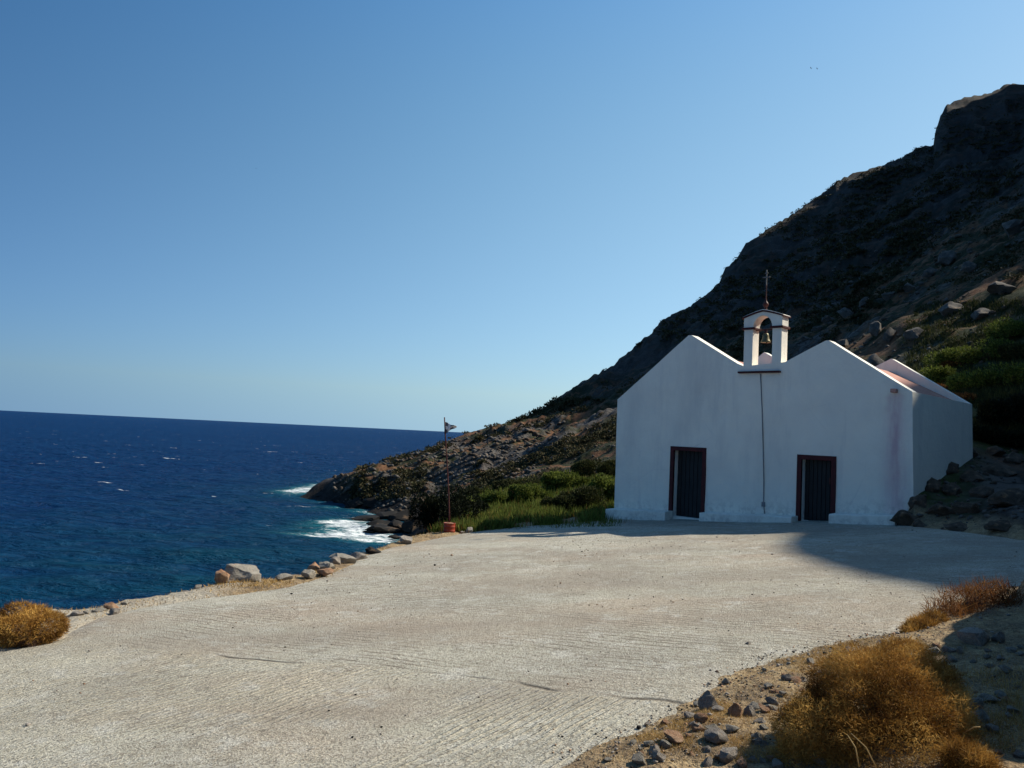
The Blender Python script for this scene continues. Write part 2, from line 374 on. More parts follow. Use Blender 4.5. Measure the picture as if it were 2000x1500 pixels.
def near(x, y):
    s = poly_sd(x, y, PB)                                # >0 inside the bank
    b = np.interp(s, [-1.2, 0, .35, .8, 1.6, 3, 8, 40], [0, .10, .9, 2.0, 3.0, 3.9, 6.8, 30])
    z = G(x, y) + b * (.62 + .38 * ss(4.6, 6.0, y)) * (1 + .18 * fbm(x * .9, y * .9, 0, 3, 45))
    dl = dist_poly(x, y, LOT) + .10 * fbm(x * 1.3, y * 1.3, 0, 3, 7) + .05 * fbm(x * 6, y * 6, 0, 2, 8)
    z = z + np.where(dl < 0, -.16 * ss(0, .35, -dl), .035 * ss(0, .25, dl))
    rough = ss(0, .5, dl)
    z = z + rough * (.035 * fbm(x * 2.2, y * 2.2, 0, 4, 3) + .10 * ss(0, 1.5, s) * fbm(x * 1.6, y * 1.6, 0, 5, 5))
    return z
# contours of the land beyond the lot, measured in the photograph: (px, row, depth); out of view and partly shaped for shade: ('a', azimuth, r, height above sea)
def Z(px, z, y): return ('z', px, z, y)
SKY = [(560, 985), (597, 966), (612, 953), (625, 945), (640, 936), (680, 925), (745, 906), (800, 888), (870, 868), (905, 856), (940, 845), (1000, 829), (1030, 815), (1065, 801), (1110, 770), (1150, 745),
       (1200, 712), (1270, 655), (1293, 628), (1354, 594), (1377, 580), (1405, 552), (1415, 524), (1438, 508), (1457, 473), (1499, 449), (1536, 426), (1573, 398), (1611, 375),
       (1634, 352), (1709, 328), (1760, 310), (1788, 293), (1823, 287), (1827, 256), (1837, 227), (1849, 204), (1891, 191), (1928, 184), (1965, 164), (2000, 164), (2060, 150)]
SKD = ([560, 620, 700, 800, 900, 1000, 1100, 1200, 1350, 1500, 1650, 1820, 1900, 2000], [120, 126, 130, 144, 160, 178, 200, 225, 270, 305, 335, 355, 362, 372])
BR = [(-60, 1205), (0, 1201), (130, 1197), (215, 1183), (300, 1170), (420, 1146), (510, 1132), (590, 1124), (640, 1102), (740, 1072), (800, 1051), (860, 1038), (930, 1028), (1050, 1020), (1182, 1010), (1230, 1008), (1600, 1019),
      (1748, 1021), (1790, 1030), (1850, 1035), (2000, 1053)]
def cvt(L):
    A, Rr, Zz = [], [], []
    for e in L:
        if e[0] == 'a': A.append(e[1]); Rr.append(e[2]); Zz.append(e[3]); continue
        if e[0] == 'z':
            p = atY(e[1], 900, e[3]); A.append(math.degrees(math.atan2(p.x, p.y))); Rr.append(math.hypot(p.x, p.y)); Zz.append(e[2]); continue
        p = atY(*e); A.append(math.degrees(math.atan2(p.x, p.y))); Rr.append(math.hypot(p.x, p.y)); Zz.append(p.z)
    i = np.argsort(A); return np.array(A)[i], np.array(Rr)[i], np.array(Zz)[i]
c0 = [('a', -180, 9, 8.5), ('a', 180, 9, 8.5), ('a', 145, 12, 9), ('a', -100, 9, 8.5), ('a', -75, 11.5, 8.6), ('a', -55, 12.2, 8.6)]
for p in BR:
    g = onG(*p); c0.append(('a', math.degrees(math.atan2(g.x, g.y)), math.hypot(g.x, g.y), g.z))
c0 += [('a', 38, 17.3, 0), ('a', 44, 17.2, 0), ('a', 52, 16, 0), ('a', 115, 14, 0)]
C0 = cvt(c0)
far_l = [('a', -100)]
c1 = [('a', -180, 10.5, 7.5), ('a', 180, 10.5, 7.5), ('a', 145, 20, 14), ('a', -100, 10.5, 7.5), ('a', -75, 13, 7.4), ('a', -55, 13.7, 7.4), Z(0, 7.2, 11.6), Z(420, 7.4, 14), Z(640, 7.2, 16.2), Z(740, 7.0, 18.5), Z(800, 6.9, 21), (860, 1046, 22), (920, 1030, 23.5), (1000, 1021, 23.5), (1100, 1012, 24.5), (1182, 1004, 25.5),
      Z(1300, 8.7, 27), Z(1745, 9.5, 23), Z(1765, 9.8, 18.6), (1787, 976, 17.9), (1850, 930, 19.5), (1903, 884, 21.2), (1950, 878, 22), (2000, 880, 22), ('a', 40, 22, 13.5), ('a', 55, 20, 19), ('a', 70, 20, 21), ('a', 115, 20, 20)]
c2 = [('a', -180, 20, -1), ('a', 180, 20, -1), ('a', 145, 34, 20), ('a', -100, 20, -1), ('a', -55, 24, -1), Z(0, -1, 22), Z(420, -1, 24), Z(640, -1, 27), Z(740, .5, 30), Z(800, 3.0, 30), (860, 1005, 30), (920, 985, 32), (1000, 975, 33), (1100, 962, 34), (1200, 945, 35),
      (1300, 930, 37), (1500, 850, 38), (1650, 800, 38), (1780, 728, 39), (1850, 690, 40), (1903, 662, 41), (1950, 635, 42), (2000, 606, 43), ('a', 40, 42, 18.5), ('a', 47, 38, 19), ('a', 55, 34, 29), ('a', 70, 34, 31), ('a', 115, 34, 26)]
c3 = [('a', -180, 40, -3), ('a', 180, 40, -3), ('a', 145, 52, 28), ('a', -100, 40, -3), ('a', -55, 50, -3), Z(0, -3, 50), Z(420, -3, 55), Z(640, -3, 80), Z(700, -2.5, 85), Z(760, -1.2, 84), Z(800, -.2, 82), (860, 1010, 78), (920, 965, 72), (1000, 935, 70), (1100, 905, 68), (1200, 880, 68),
      (1350, 790, 80), (1500, 702, 105), (1650, 628, 108), (1800, 542, 108), (1900, 482, 108), (2000, 422, 110), ('a', 40, 90, 43), ('a', 45, 70, 34), ('a', 50, 52, 30), ('a', 54, 52, 44), ('a', 60, 52, 48.5), ('a', 70, 52, 49), ('a', 115, 52, 36)]
c4 = [('a', -180, 80, -4), ('a', 180, 80, -4), ('a', 145, 76, 36), ('a', -100, 80, -4), ('a', -55, 100, -4), Z(0, -4, 100), Z(560, -4, 110), Z(597, -.6, 121), Z(640, -.4, 117), Z(700, .1, 110), Z(760, .2, 104), (800, 990, 104), (860, 965, 105), (920, 930, 105), (1000, 900, 105), (1100, 865, 108), (1200, 832, 112),
      (1350, 730, 140), (1500, 630, 165), (1650, 545, 170), (1800, 470, 170), (1900, 405, 170), (2000, 345, 170), ('a', 38, 150, 86), ('a', 45, 110, 70), ('a', 50, 74, 43), ('a', 53.5, 72, 57.0), ('a', 55, 72, 59.0), ('a', 59, 71, 61.5), ('a', 61.5, 71, 63.8), ('a', 65, 71, 64.3), ('a', 70, 71, 63.2), ('a', 80, 72, 56), ('a', 115, 74, 46)]  # unseen ridge at right, its heights set to cast the hill shadow on the lot
c5 = [('a', -180, 120, -4), ('a', 180, 120, -4), ('a', 145, 170, 60), ('a', -100, 120, -4), ('a', -55, 150, -4), Z(0, -4, 150), Z(560, -4, 114), Z(597, .1, 122), (620, 957, 123), (660, 942, 122), (700, 930, 117), (760, 937, 115), (800, 935, 118), (860, 905, 125), (920, 885, 130), (1000, 862, 138), (1100, 822, 145), (1200, 775, 160),
      (1350, 665, 200), (1500, 545, 235), (1650, 455, 250), (1780, 385, 255), (1830, 350, 258), (1900, 325, 262), (2000, 300, 265), ('a', 38, 270, 170), ('a', 45, 270, 180), ('a', 55, 250, 160), ('a', 70, 240, 150), ('a', 115, 200, 80)]
c6 = [('a', -180, 200, -4), ('a', 180, 200, -4), ('a', 145, 260, 80), ('a', -100, 200, -4), ('a', -55, 200, -4), Z(0, -4, 200)] + [(px, row, float(np.interp(px, *SKD))) for px, row in SKY] + [('a', 36.5, 395, 235), ('a', 40, 430, 298), ('a', 43, 440, 304), ('a', 47, 445, 285), ('a', 50, 445, 268), ('a', 55, 450, 245), ('a', 70, 430, 240), ('a', 115, 300, 120)]  # out-of-view heights at right chosen to keep the mountain face in shade
c7 = [(a, r, z) for a, r, z in zip(*cvt(c6))]
c7 = [('a', a, r + 22 + (r > 150) * 60, (-4. if z < 7 else (z + 12 if 36 < a < 46 else min(z - 3 - (r > 150) * 12, z)))) for a, r, z in c7]
c8 = [('a', e[1], e[2] + 60, -6. if (e[1] < 12 or e[1] > 150) else e[3] - 60) for e in c7]
CT = [C0] + [cvt(c) for c in (c1, c2, c3, c4, c5, c6, c7, c8)]
def height(az, r):
    """az deg (n), r (m) grid -> z (n,m)"""
    x = np.sin(np.radians(az))[:, None] * r[None]; y = np.cos(np.radians(az))[:, None] * r[None]
    zn = near(x, y)
    rk = np.array([np.interp(az, c[0], c[1]) for c in CT]); zk = np.array([np.interp(az, c[0], c[2]) for c in CT])
    for k in range(1, 9): rk[k] = np.maximum(rk[k], rk[k - 1] + .5)
    # soften contours (not the skyline)
    ker = np.hanning(23); ker /= ker.sum()
    for k in (1, 2, 3, 4, 5):
        for q in (rk, zk):
            p = np.pad(q[k], 11, mode='edge'); sm = np.convolve(p, ker, 'valid'); q[k] = sm if k > 1 else q[k]
    x0 = np.sin(np.radians(az)) * rk[0]; y0 = np.cos(np.radians(az)) * rk[0]
    zk[0] = near(x0, y0)
    zf = np.empty_like(zn)
    for i in range(len(az)): zf[i] = np.interp(r, rk[:, i], zk[:, i])
    beyond = r[None] >= rk[0][:, None]
    z = np.where(beyond, zf, zn)
    t = np.clip((r[None] - rk[0][:, None]) / 12, 0, 1)
    # distance to skyline -> damp noise there
    dk = np.abs(r[None] - rk[6][:, None]) / rk[6][:, None]; damp = .30 + .70 * np.clip(dk / .12, 0, 1)
    amp = t * damp * np.clip(r[None], 0, 200)
    n1 = fbm(x / 28, y / 28, z / 28, 5, 11); n2 = 1 - 2 * np.abs(fbm(x / 11, y / 11, z / 14, 5, 23, .55)); n3 = fbm(x / 3.1, y / 3.1, z / 3.5, 4, 31)
    am = np.where(az > 36, .35, 1.)[:, None]
    d = amp * am * (.014 * n1 + .009 * n2)
    d = d * np.clip((z + 2.2) / 3.5, .04, 1)
    z = z + d + t * damp * .25 * n3 * np.clip(r[None] / 40, .3, 2.5) * np.clip((z + 1.5) / 3, .04, 1)
    nb = np.clip((r[None] - rk[0][:, None]) / 1.0, 0, 1) * (1 - t)
    z = z + nb * .12 * fbm(x * .9, y * .9, 0, 4, 41)
    return x, y, z, rk, beyond, t
AZ = np.concatenate([np.linspace(-180, -100, 30)[:-1], np.linspace(-100, -36, 60)[:-1], np.linspace(-36, 36, 960), np.linspace(36, 115, 160)[1:], np.linspace(115, 180, 40)[1:]])
RR = np.concatenate([np.linspace(.8, 2.5, 14)[:-1], np.geomspace(2.5, 480, 500)])
TX, TY, TZ, RK, BEY, TT = height(AZ, RR)
def terr_z(x, y):
    a = np.degrees(np.arctan2(x, y)); r = np.hypot(x, y)
    ia = np.interp(a, AZ, np.arange(len(AZ))); ir = np.interp(r, RR, np.arange(len(RR)))
    i0 = np.clip(ia.astype(int), 0, len(AZ) - 2); j0 = np.clip(ir.astype(int), 0, len(RR) - 2); fa = ia - i0; fr = ir - j0
    return (TZ[i0, j0] * (1 - fa) * (1 - fr) + TZ[i0 + 1, j0] * fa * (1 - fr) + TZ[i0, j0 + 1] * (1 - fa) * fr + TZ[i0 + 1, j0 + 1] * fa * fr)
def tz(x, y): return float(terr_z(np.array([x], float), np.array([y], float))[0])
def grid_mesh(name, j0, j1, mat):
    na = len(AZ); nj = j1 - j0 + 1
    V = np.stack([TX[:, j0:j1 + 1], TY[:, j0:j1 + 1], TZ[:, j0:j1 + 1]], -1).reshape(-1, 3)
    I = np.arange(na * nj).reshape(na, nj)
    Fq = np.stack([I[:-1, :-1], I[:-1, 1:], I[1:, 1:], I[1:, :-1]], -1).reshape(-1, 4)[:, ::-1]
    me = mesh(name, V, np.ascontiguousarray(Fq), [mat], True)
    x, y, z = V.T; r = np.hypot(x, y); az = np.degrees(np.arctan2(x, y))
    r0_ = np.interp(az, C0[0], C0[1])
    dry = 1 - ss(0, 1.0, r - r0_ - .4)
    dry = dry * (1 - .85 * ss(.3, 1.2, poly_sd(x, y, PB)))
    grn = ss(0, 1.5, r - r0_) * (1 - ss(38, 60, r)) * ss(az_of(840), az_of(900), az) * (1 - ss(az_of(1850), az_of(1960), az) * (r < 26))
    coast = (1 - ss(.8, 4.5, z + .8 * fbm(x / 6, y / 6, 0, 3, 5))) * (r > 24)
    setattr_f(me, 'zone_dry', dry); setattr_f(me, 'zone_green', grn)
    bank = 0
    setattr_f(me, 'zone_pale', 1 - ss(az_of(390, 1150), az_of(490, 1150), az + 1.2 * fbm(x * 1.5, y * 1.5, 0, 3, 12)))
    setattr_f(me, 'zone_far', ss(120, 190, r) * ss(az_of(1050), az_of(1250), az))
    setattr_f(me, 'zone_rock', np.clip(coast + bank, 0, 1))
    o = link(name, me); tag(o, kind='structure'); return o
jA = int(np.searchsorted(RR, 27)); jB = int(np.searchsorted(RR, 150))
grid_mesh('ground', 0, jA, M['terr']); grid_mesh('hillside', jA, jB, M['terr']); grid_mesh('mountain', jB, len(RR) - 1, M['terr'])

# concrete lot -------------------------------------------------------
def build_lot():
    xs = np.arange(-10.2, 13.6, .11); ys = np.arange(-1.6, 25.6, .11)
    X, Y = np.meshgrid(xs, ys, indexing='ij')
    dl = dist_poly(X, Y, LOT)
    Zt = G(X, Y) + .018 * fbm(X * .5, Y * .5, 0, 3, 61) + .004 * fbm(X * 3, Y * 3, 0, 3, 63) - .03 * ss(-.25, .1, dl)
    I = np.arange(X.size).reshape(X.shape)
    Fq = np.stack([I[:-1, :-1], I[1:, :-1], I[1:, 1:], I[:-1, 1:]], -1).reshape(-1, 4)
    keep = (dl.ravel()[Fq] < .22 + .06 * fbm(X * 2, Y * 2, 0, 3, 9).ravel()[Fq]).all(1); Fq = Fq[keep]
    used = np.unique(Fq); mp = -np.ones(X.size, int); mp[used] = np.arange(len(used))
    V = np.stack([X.ravel(), Y.ravel(), Zt.ravel()], -1)[used]; Fq = mp[Fq]
    # skirt so the slab has thickness
    E = {}
    for f in Fq:
        for a, b in zip(f, np.roll(f, -1)):
            k = (min(a, b), max(a, b)); E[k] = None if k in E else (a, b)
    be = [e for e in E.values() if e]; n = len(V); bv = sorted({v for e in be for v in e}); dn = {v: n + i for i, v in enumerate(bv)}
    V = np.vstack([V, V[bv] - [0, 0, .22]])
    sk = np.array([[b, a, dn[a], dn[b]] for a, b in be])
    me = mesh('concrete_lot', V, np.vstack([Fq, sk]), [M['conc']], True)
    tag(link('concrete_lot', me), kind='structure')
build_lot()
def lot_z(x, y): return G(x, y)

# ================================================================== SEA
def build_sea():
    az = np.concatenate([np.linspace(-180, -40, 60)[:-1], np.linspace(-40, 14, 620), np.linspace(14, 180, 60)[1:]])
    r = np.concatenate([np.geomspace(14, 50, 30)[:-1], np.geomspace(50, 400, 330)[:-1], np.geomspace(400, 45000, 60)])
    x = np.sin(np.radians(az))[:, None] * r; y = np.cos(np.radians(az))[:, None] * r
    k = np.clip(r / 60, 0, 1) * np.clip(1 - (r - 250) / 150, 0, 1)
    z = k * (.22 * fbm(x / 9, y / 5.5, 0, 4, 71) + .16 * (1 - np.abs(fbm(x / 3.6, y / 2.2, 0, 3, 81))) )
    V = np.stack([x, y, z], -1).reshape(-1, 3); I = np.arange(len(az) * len(r)).reshape(len(az), len(r))
    Fq = np.stack([I[:-1, :-1], I[:-1, 1:], I[1:, 1:], I[1:, :-1]], -1).reshape(-1, 4)[:, ::-1]
    me = mesh('sea', V, np.ascontiguousarray(Fq), [M['sea']], True)
    # distance to land: sample terrain slightly around
    X, Y = V[:, 0], V[:, 1]; rr = np.hypot(X, Y); m_ = (rr < 420) & (np.degrees(np.arctan2(X, Y)) > -60) & (np.degrees(np.arctan2(X, Y)) < 20) & (rr > 30)
    sh = np.zeros(len(X)); fo = np.zeros(len(X))
    def near_land(R_, px, py):
        o = np.zeros(len(px))
        for a in range(12):
            o += terr_z(px + R_ * math.cos(a * math.pi / 6), py + R_ * math.sin(a * math.pi / 6)) > .1
        return o / 12
    px, py = X[m_], Y[m_]
    s = np.zeros(len(px)); f = np.zeros(len(px))
    for R_ in (8, 16, 28, 42): s += near_land(R_, px, py) / 4
    for R_ in (1.5, 3, 5): f += near_land(R_, px, py) / 3
    a_ = (np.degrees(np.arctan2(px, py)))
    blob = np.zeros(len(px))
    for bx, by, sx, sy, am in ((690, 1030, 4.5, 6, .9), (660, 1022, 2.4, 2.5, .9), (720, 1042, 3.6, 4, 1.), (745, 1058, 2.4, 3.0, 1.1), (650, 1047, 4.4, 1.8, .8), (610, 1049, 2.6, 1.2, .7), (576, 961, 3.0, 5.0, 1.15), (592, 956, 2.0, 5, .8), (615, 950, 2.5, 6, .7), (668, 992, 2.6, 1.8, .8), (733, 1001, 2.6, 2.6, .9), (640, 1018, 1.6, 1.2, .5), (700, 1052, 3, 3, .6), (640, 960, 2, 5, .3)):
        d = ray(bx, by); t_ = -CZ / d.z; cx, cy = d.x * t_, d.y * t_
        blob += am * np.exp(-(((px - cx) / sx)**2 + ((py - cy) / sy)**2))
    sh[m_] = np.clip(s * 2.2 + np.clip(1 - np.hypot(px, py) / 110, 0, 1) * .7 * 0 + ss(150, 60, np.hypot(px, py)) * 0 + (1 - ss(45, 120, np.hypot(px, py))) * .75, 0, 1)
    fo[m_] = np.clip(f * .42 * 0 + blob * .8 + f * .22, 0, 1)
    setattr_f(me, 'shallow', sh); setattr_f(me, 'foam', fo)
    tag(link('sea', me), kind='structure')
build_sea()

# ================================================================== CHAPEL
A_ = R(44.5)
nrm = Vector((-math.sin(A_), -math.cos(A_), 0)); ru = Vector((math.cos(A_), -math.sin(A_), 0)); bk = -nrm; zu = Vector((0, 0, 1))
P0 = atY(1787, 975, 18.0)
O = Vector((P0.x, P0.y, CZ)) - ru * 8.2            # facade origin, u to the right, v up (relative to eye level)
def fp(px, py, off=0.):                            # photo pixel -> facade coords (u, v) on the plane moved forward by off
    d = ray(px, py); q = O + nrm * off - Vector((0, 0, CZ)); t = q.dot(nrm) / d.dot(nrm); p = d * t
    return ((p - q).dot(ru), p.z)
def w3(u, v, dpt=0.): return O + ru * u + zu * v + bk * dpt      # dpt > 0 goes back into the building
def prism(loops, d0, d1, fr=w3, jit=0):
    """solid from 2D loops (first outer, the rest holes) between depths d0 and d1"""
    V, Fc = [], []
    lp3 = [[Vector((u, v, 0)) for u, v in L] for L in loops]
    tri = geometry.tessellate_polygon(lp3); n = sum(len(L) for L in loops)
    flat = [p for L in loops for p in L]
    V = [fr(u, v, d0) for u, v in flat] + [fr(u, v, d1) for u, v in flat]
    for t in tri: Fc.append(tuple(t)); Fc.append(tuple(i + n for i in reversed(t)))
    b = 0
    for L in loops:
        k = len(L)
        for i in range(k): Fc.append((b + i, b + (i + 1) % k, n + b + (i + 1) % k, n + b + i))
        b += k
    me = bpy.data.meshes.new('p'); me.from_pydata([tuple(v) for v in V], [], Fc)
    bm = bmesh.new(); bm.from_mesh(me); bmesh.ops.recalc_face_normals(bm, faces=bm.faces); bm.to_mesh(me); bm.free()
    return me
def rect(u0_, v0_, u1_, v1_): return [(u0_, v0_), (u1_, v0_), (u1_, v1_), (u0_, v1_)]
def dens(L, step, jit=0., closed=True):
    out = []
    for i in range(len(L)):
        a = L[i]; b = L[(i + 1) % len(L)]
        k = max(1, int(math.hypot(b[0] - a[0], b[1] - a[1]) / step))
        for q in range(k):
            j = 0 if q == 0 else 1
            out.append((a[0] + (b[0] - a[0]) * q / k + j * random.uniform(-jit, jit), a[1] + (b[1] - a[1]) * q / k + j * random.uniform(-jit, jit)))
    return out
def addpart(name, me, mat, parent, bev=0.):
    me.name = name
    if not me.materials: me.materials.append(mat)
    o = bpy.data.objects.new(name, me); col.objects.link(o); o.parent = parent
    if parent: o.matrix_parent_inverse = parent.matrix_world.inverted()
    if bev:
        b = o.modifiers.new('bevel', 'BEVEL'); b.width = bev; b.segments = 3; b.limit_method = 'ANGLE'; b.angle_limit = R(30)
    return o
def bmesh_me(fn):
    bm = bmesh.new(); fn(bm); me = bpy.data.meshes.new('m'); bm.to_mesh(me); bm.free(); return me
def refine(o, edge=.25):
    """subdivide long faces so vertex attributes can carry stains"""
    me = o.data; bm = bmesh.new(); bm.from_mesh(me); bmesh.ops.triangulate(bm, faces=bm.faces)
    for _ in range(6):
        es = [e for e in bm.edges if e.calc_length() > edge]
        if not es: break
        bmesh.ops.subdivide_edges(bm, edges=es, cuts=1)
        bmesh.ops.triangulate(bm, faces=[f for f in bm.faces if len(f.verts) > 3])
    bm.to_mesh(me); bm.free()

chapel = empty('chapel', w3(4.1, G(*w3(4.1, 0)[:2]) - CZ)); bpy.context.view_layer.update()
tag(chapel, 'white twin-gabled chapel with bell arch and two dark red framed doors', 'chapel')
eaL, rgL, vaL, vaR, rgR, eaR = fp(1206, 780), fp(1345, 655), fp(1450, 716), fp(1533, 707), fp(1613, 665), fp(1782, 765)
bL, bR = fp(1200, 1004), fp(1788, 1010)
base = -3.3
def gline(L, dz=0.): return [(u, v + dz) for u, v in L]
TOP = [eaL, rgL, (rgL[0] + .10, rgL[1]), vaL, vaR, rgR, (rgR[0] + .08, rgR[1]), eaR]
outer = [(bL[0], base), (bR[0] + .0, base)] + TOP[::-1]
outer = [outer[0], outer[1]] + dens(outer[2:], .5, .008)[:-max(1, int(math.hypot(eaL[0] - eaR[0], eaL[1] - eaR[1]) / .5))] + [eaL]
def door_pts(tl, tr, br, bl): return [fp(*tl), fp(*tr), fp(*br), fp(*bl)]
D1 = door_pts((1311, 871), (1379, 875), (1377, 1020), (1305, 1018))
D2 = door_pts((1559, 889), (1634, 890), (1631, 1024), (1553, 1024))
def norm_rect(D):
    u0_, u1_ = (D[0][0] + D[3][0]) / 2, (D[1][0] + D[2][0]) / 2; v1 = (D[0][1] + D[1][1]) / 2
    return u0_, u1_, v1
holes = []; doors = []
for D in (D1, D2):
    a, b, t = norm_rect(D); fwd = .11
    doors.append((a, b, t)); holes.append([(a + fwd, base + .2), (b - fwd, base + .2), (b - fwd, t - fwd), (a + fwd, t - fwd)])
LB = 4.75
fwall = addpart('front_wall', prism([outer] + holes, 0, .34), M['plaster'], chapel)
refine(fwall, .22)
co = np.array([v.co for v in fwall.data.vertices]); rel = co - np.array(O); uu = rel @ np.array(ru); vv = rel[:, 2]; dd = rel @ np.array(bk)
su, sv = fp(1747, 768)
wid = .13 + .16 * np.clip((sv - vv) / 3.0, 0, 1)
stain = np.exp(-((uu - su - .02 * (sv - vv)) / wid)**2) * (vv < sv) * (1 - .45 * np.clip((sv - vv) / 3.2, 0, 1)) * (dd < .05) * .95
setattr_f(fwall.data, 'stain', stain)
gb = np.array([G(*w3(u, 0)[:2]) - CZ for u in uu]); setattr_f(fwall.data, 'grime', (1 - ss(.0, .75, vv - gb)) * .5)
# displaced plaster so the wall is not dead flat
wob = .012 * fbm(uu * 1.2, vv * 1.2, 0, 3, 51) * (dd < .05)
fwall.data.vertices.foreach_set('co', (co + np.outer(wob, np.array(nrm))).astype(np.float32).ravel())
fwall.data.update(); fwall.modifiers.new('bevel', 'BEVEL').width = .018; fwall.modifiers['bevel'].limit_method = 'ANGLE'; fwall.modifiers['bevel'].angle_limit = R(50); fwall.modifiers['bevel'].segments = 2
TOPB = [eaL, rgL, (rgL[0] + .03, rgL[1]), (vaL[0], vaL[1]), (vaR[0], vaR[1]), rgR, (rgR[0] + .03, rgR[1]), eaR]
bw = addpart('back_wall', prism([[(bL[0], base), (bR[0], base)] + TOPB[::-1]], LB - .30, LB), M['plaster'], chapel, .012)
# roof between the two parapets
rd = .17
rtop = [(eaL[0] + .28, eaL[1] - .05), (rgL[0], rgL[1] - .45), (vaL[0], vaL[1] - .32), (vaR[0], vaR[1] - .25), (rgR[0], rgR[1] - .37), (eaR[0] - .28, eaR[1] + .03)]
addpart('roof', prism([[(rtop[0][0], eaL[1] - .6), (rtop[-1][0], eaR[1] - .6)] + rtop[::-1]], .34, LB - .30), M['terra'], chapel)
for ub, ut, vt, s_ in ((bR[0], eaR[0], eaR[1], -1), (bL[0], eaL[0], eaL[1], 1)):
    addpart('side_wall', prism([[(ub, base), (ut, vt), (ut + s_ * .28, vt - .0), (ub + s_ * .28, base)]], .34, LB - .30), M['plaster'], chapel)
# frames, doors
for (a, b, t), lab in zip(doors, ('left', 'right')):
    zb = G(*w3((a + b) / 2, 0)[:2]) - CZ - .02
    fr = addpart('door_frame', prism([[(a, zb), (a, t), (b, t), (b, zb), (b - .115, zb), (b - .115, t - .115), (a + .115, t - .115), (a + .115, zb)]], -.03, .05), M['red'], chapel, .006)
    dz = .20
    dm = addpart('door', prism([rect(a + .115, zb + .03, b - .115, t - .115)], dz + .028, dz + .06), M['door'], chapel)
    n = 7; wd = (b - a - .23) / n
    def planks(bm):
        for i in range(n):
            q0, q1 = a + .115 + i * wd + .006, a + .115 + (i + 1) * wd - .006
            vs = [bm.verts.new(w3(u, v, d)) for d in (dz, dz + .027) for u, v in rect(q0, zb + .035, q1, t - .12)]
            for f in ((0, 1, 2, 3), (7, 6, 5, 4), (0, 4, 5, 1), (1, 5, 6, 2), (2, 6, 7, 3), (3, 7, 4, 0)): bm.faces.new([vs[k] for k in f])
        bmesh.ops.recalc_face_normals(bm, faces=bm.faces)
    addpart('plank', bmesh_me(planks), M['door'], dm, .004)
    # handle with plate
    hu = b - .25; hv = zb + .95
    hd = addpart('handle', prism([rect(hu, hv, hu + .035, hv + .16)], dz - .012, dz - .002), M['rust'], dm, .004)
    addpart('threshold', prism([rect(a + .115, zb - .1, b - .115, zb + (.07 if lab == 'left' else .02))], .02, .30), M['plaster'], chapel, .01)
# benches (low masonry ledges)
for (pa, pb, ta, tb_) in (((1182, 1015), (1298, 1018), 994, 999), ((1365, 1022), (1545, 1027), 1001, 1009), ((1618, 1025), (1748, 1022), 1004, 1007)):
    off = .40
    a, b = fp(*pa, off), fp(*pb, off); tL_, tR_ = fp(pa[0], ta, off)[1], fp(pb[0], tb_, off)[1]; t = tL_
    lv = min(a[1], b[1])
    def bench(bm):
        us = np.linspace(a[0], b[0], 14); rows = []
        for u in us:
            t = tL_ + (tR_ - tL_) * (u - us[0]) / (us[-1] - us[0])
            j = lambda s_: .014 * float(fbm(u * 2.1, s_, 0, 3, 91))
            rows.append([bm.verts.new(w3(u, lv - .3, -off - .02)), bm.verts.new(w3(u, t - .015 + j(1), -off + j(5))), bm.verts.new(w3(u, t + j(2), -off + .025)), bm.verts.new(w3(u, t + .01 + j(3), .0 - .002)), bm.verts.new(w3(u, lv - .3, -.002))])
        for p, q in zip(rows[:-1], rows[1:]):
            for k in range(4): bm.faces.new((p[k], q[k], q[k + 1], p[k + 1]))
        bm.faces.new(rows[0]); bm.faces.new(rows[-1][::-1]); bmesh.ops.recalc_face_normals(bm, faces=bm.faces)
    o = addpart('bench', bmesh_me(bench), M['plaster'], chapel, .012)
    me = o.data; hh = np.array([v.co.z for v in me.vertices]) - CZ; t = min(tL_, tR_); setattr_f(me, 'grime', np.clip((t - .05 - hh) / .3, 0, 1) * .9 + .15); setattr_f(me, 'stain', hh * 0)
# conduit down the middle, spout
def tube(pts, rad, n=8, cap=True):
    V, Fc = [], []; pts = [Vector(p) for p in pts]
    rads = rad if isinstance(rad, (list, tuple)) else [rad] * len(pts)
    for i, p in enumerate(pts):
        d = (pts[min(i + 1, len(pts) - 1)] - pts[max(i - 1, 0)]).normalized()
        a = d.orthogonal().normalized() if i == 0 else (a - d * a.dot(d)).normalized(); b = d.cross(a)
        for k in range(n):
            th = 2 * math.pi * k / n; V.append(p + (a * math.cos(th) + b * math.sin(th)) * rads[i])
    for i in range(len(pts) - 1):
        for k in range(n): Fc.append((i * n + k, i * n + (k + 1) % n, (i + 1) * n + (k + 1) % n, (i + 1) * n + k))
    if cap: Fc.append(tuple(range(n))[::-1]); Fc.append(tuple((len(pts) - 1) * n + k for k in range(n)))
    return mesh('t', V, Fc, (), True)
cp = [fp(1486, 730), fp(1489, 800), fp(1491, 870), fp(1492.5, 940), fp(1492, 985), fp(1494, 1003)]
addpart('cable', tube([w3(u, v, -.018) for u, v in cp], .013, 6), M['cable'], chapel)
addpart('cable_clip', prism([rect(cp[4][0] - .05, cp[4][1] - .06, cp[4][0] + .04, cp[4][1] + .06)], -.04, .0), M['cable'], chapel, .005)
u, v = fp(1748, 763)
addpart('water_spout', prism([rect(u - .065, v - .05, u + .065, v + .04)], -.13, .02), M['pink'], chapel, .015)

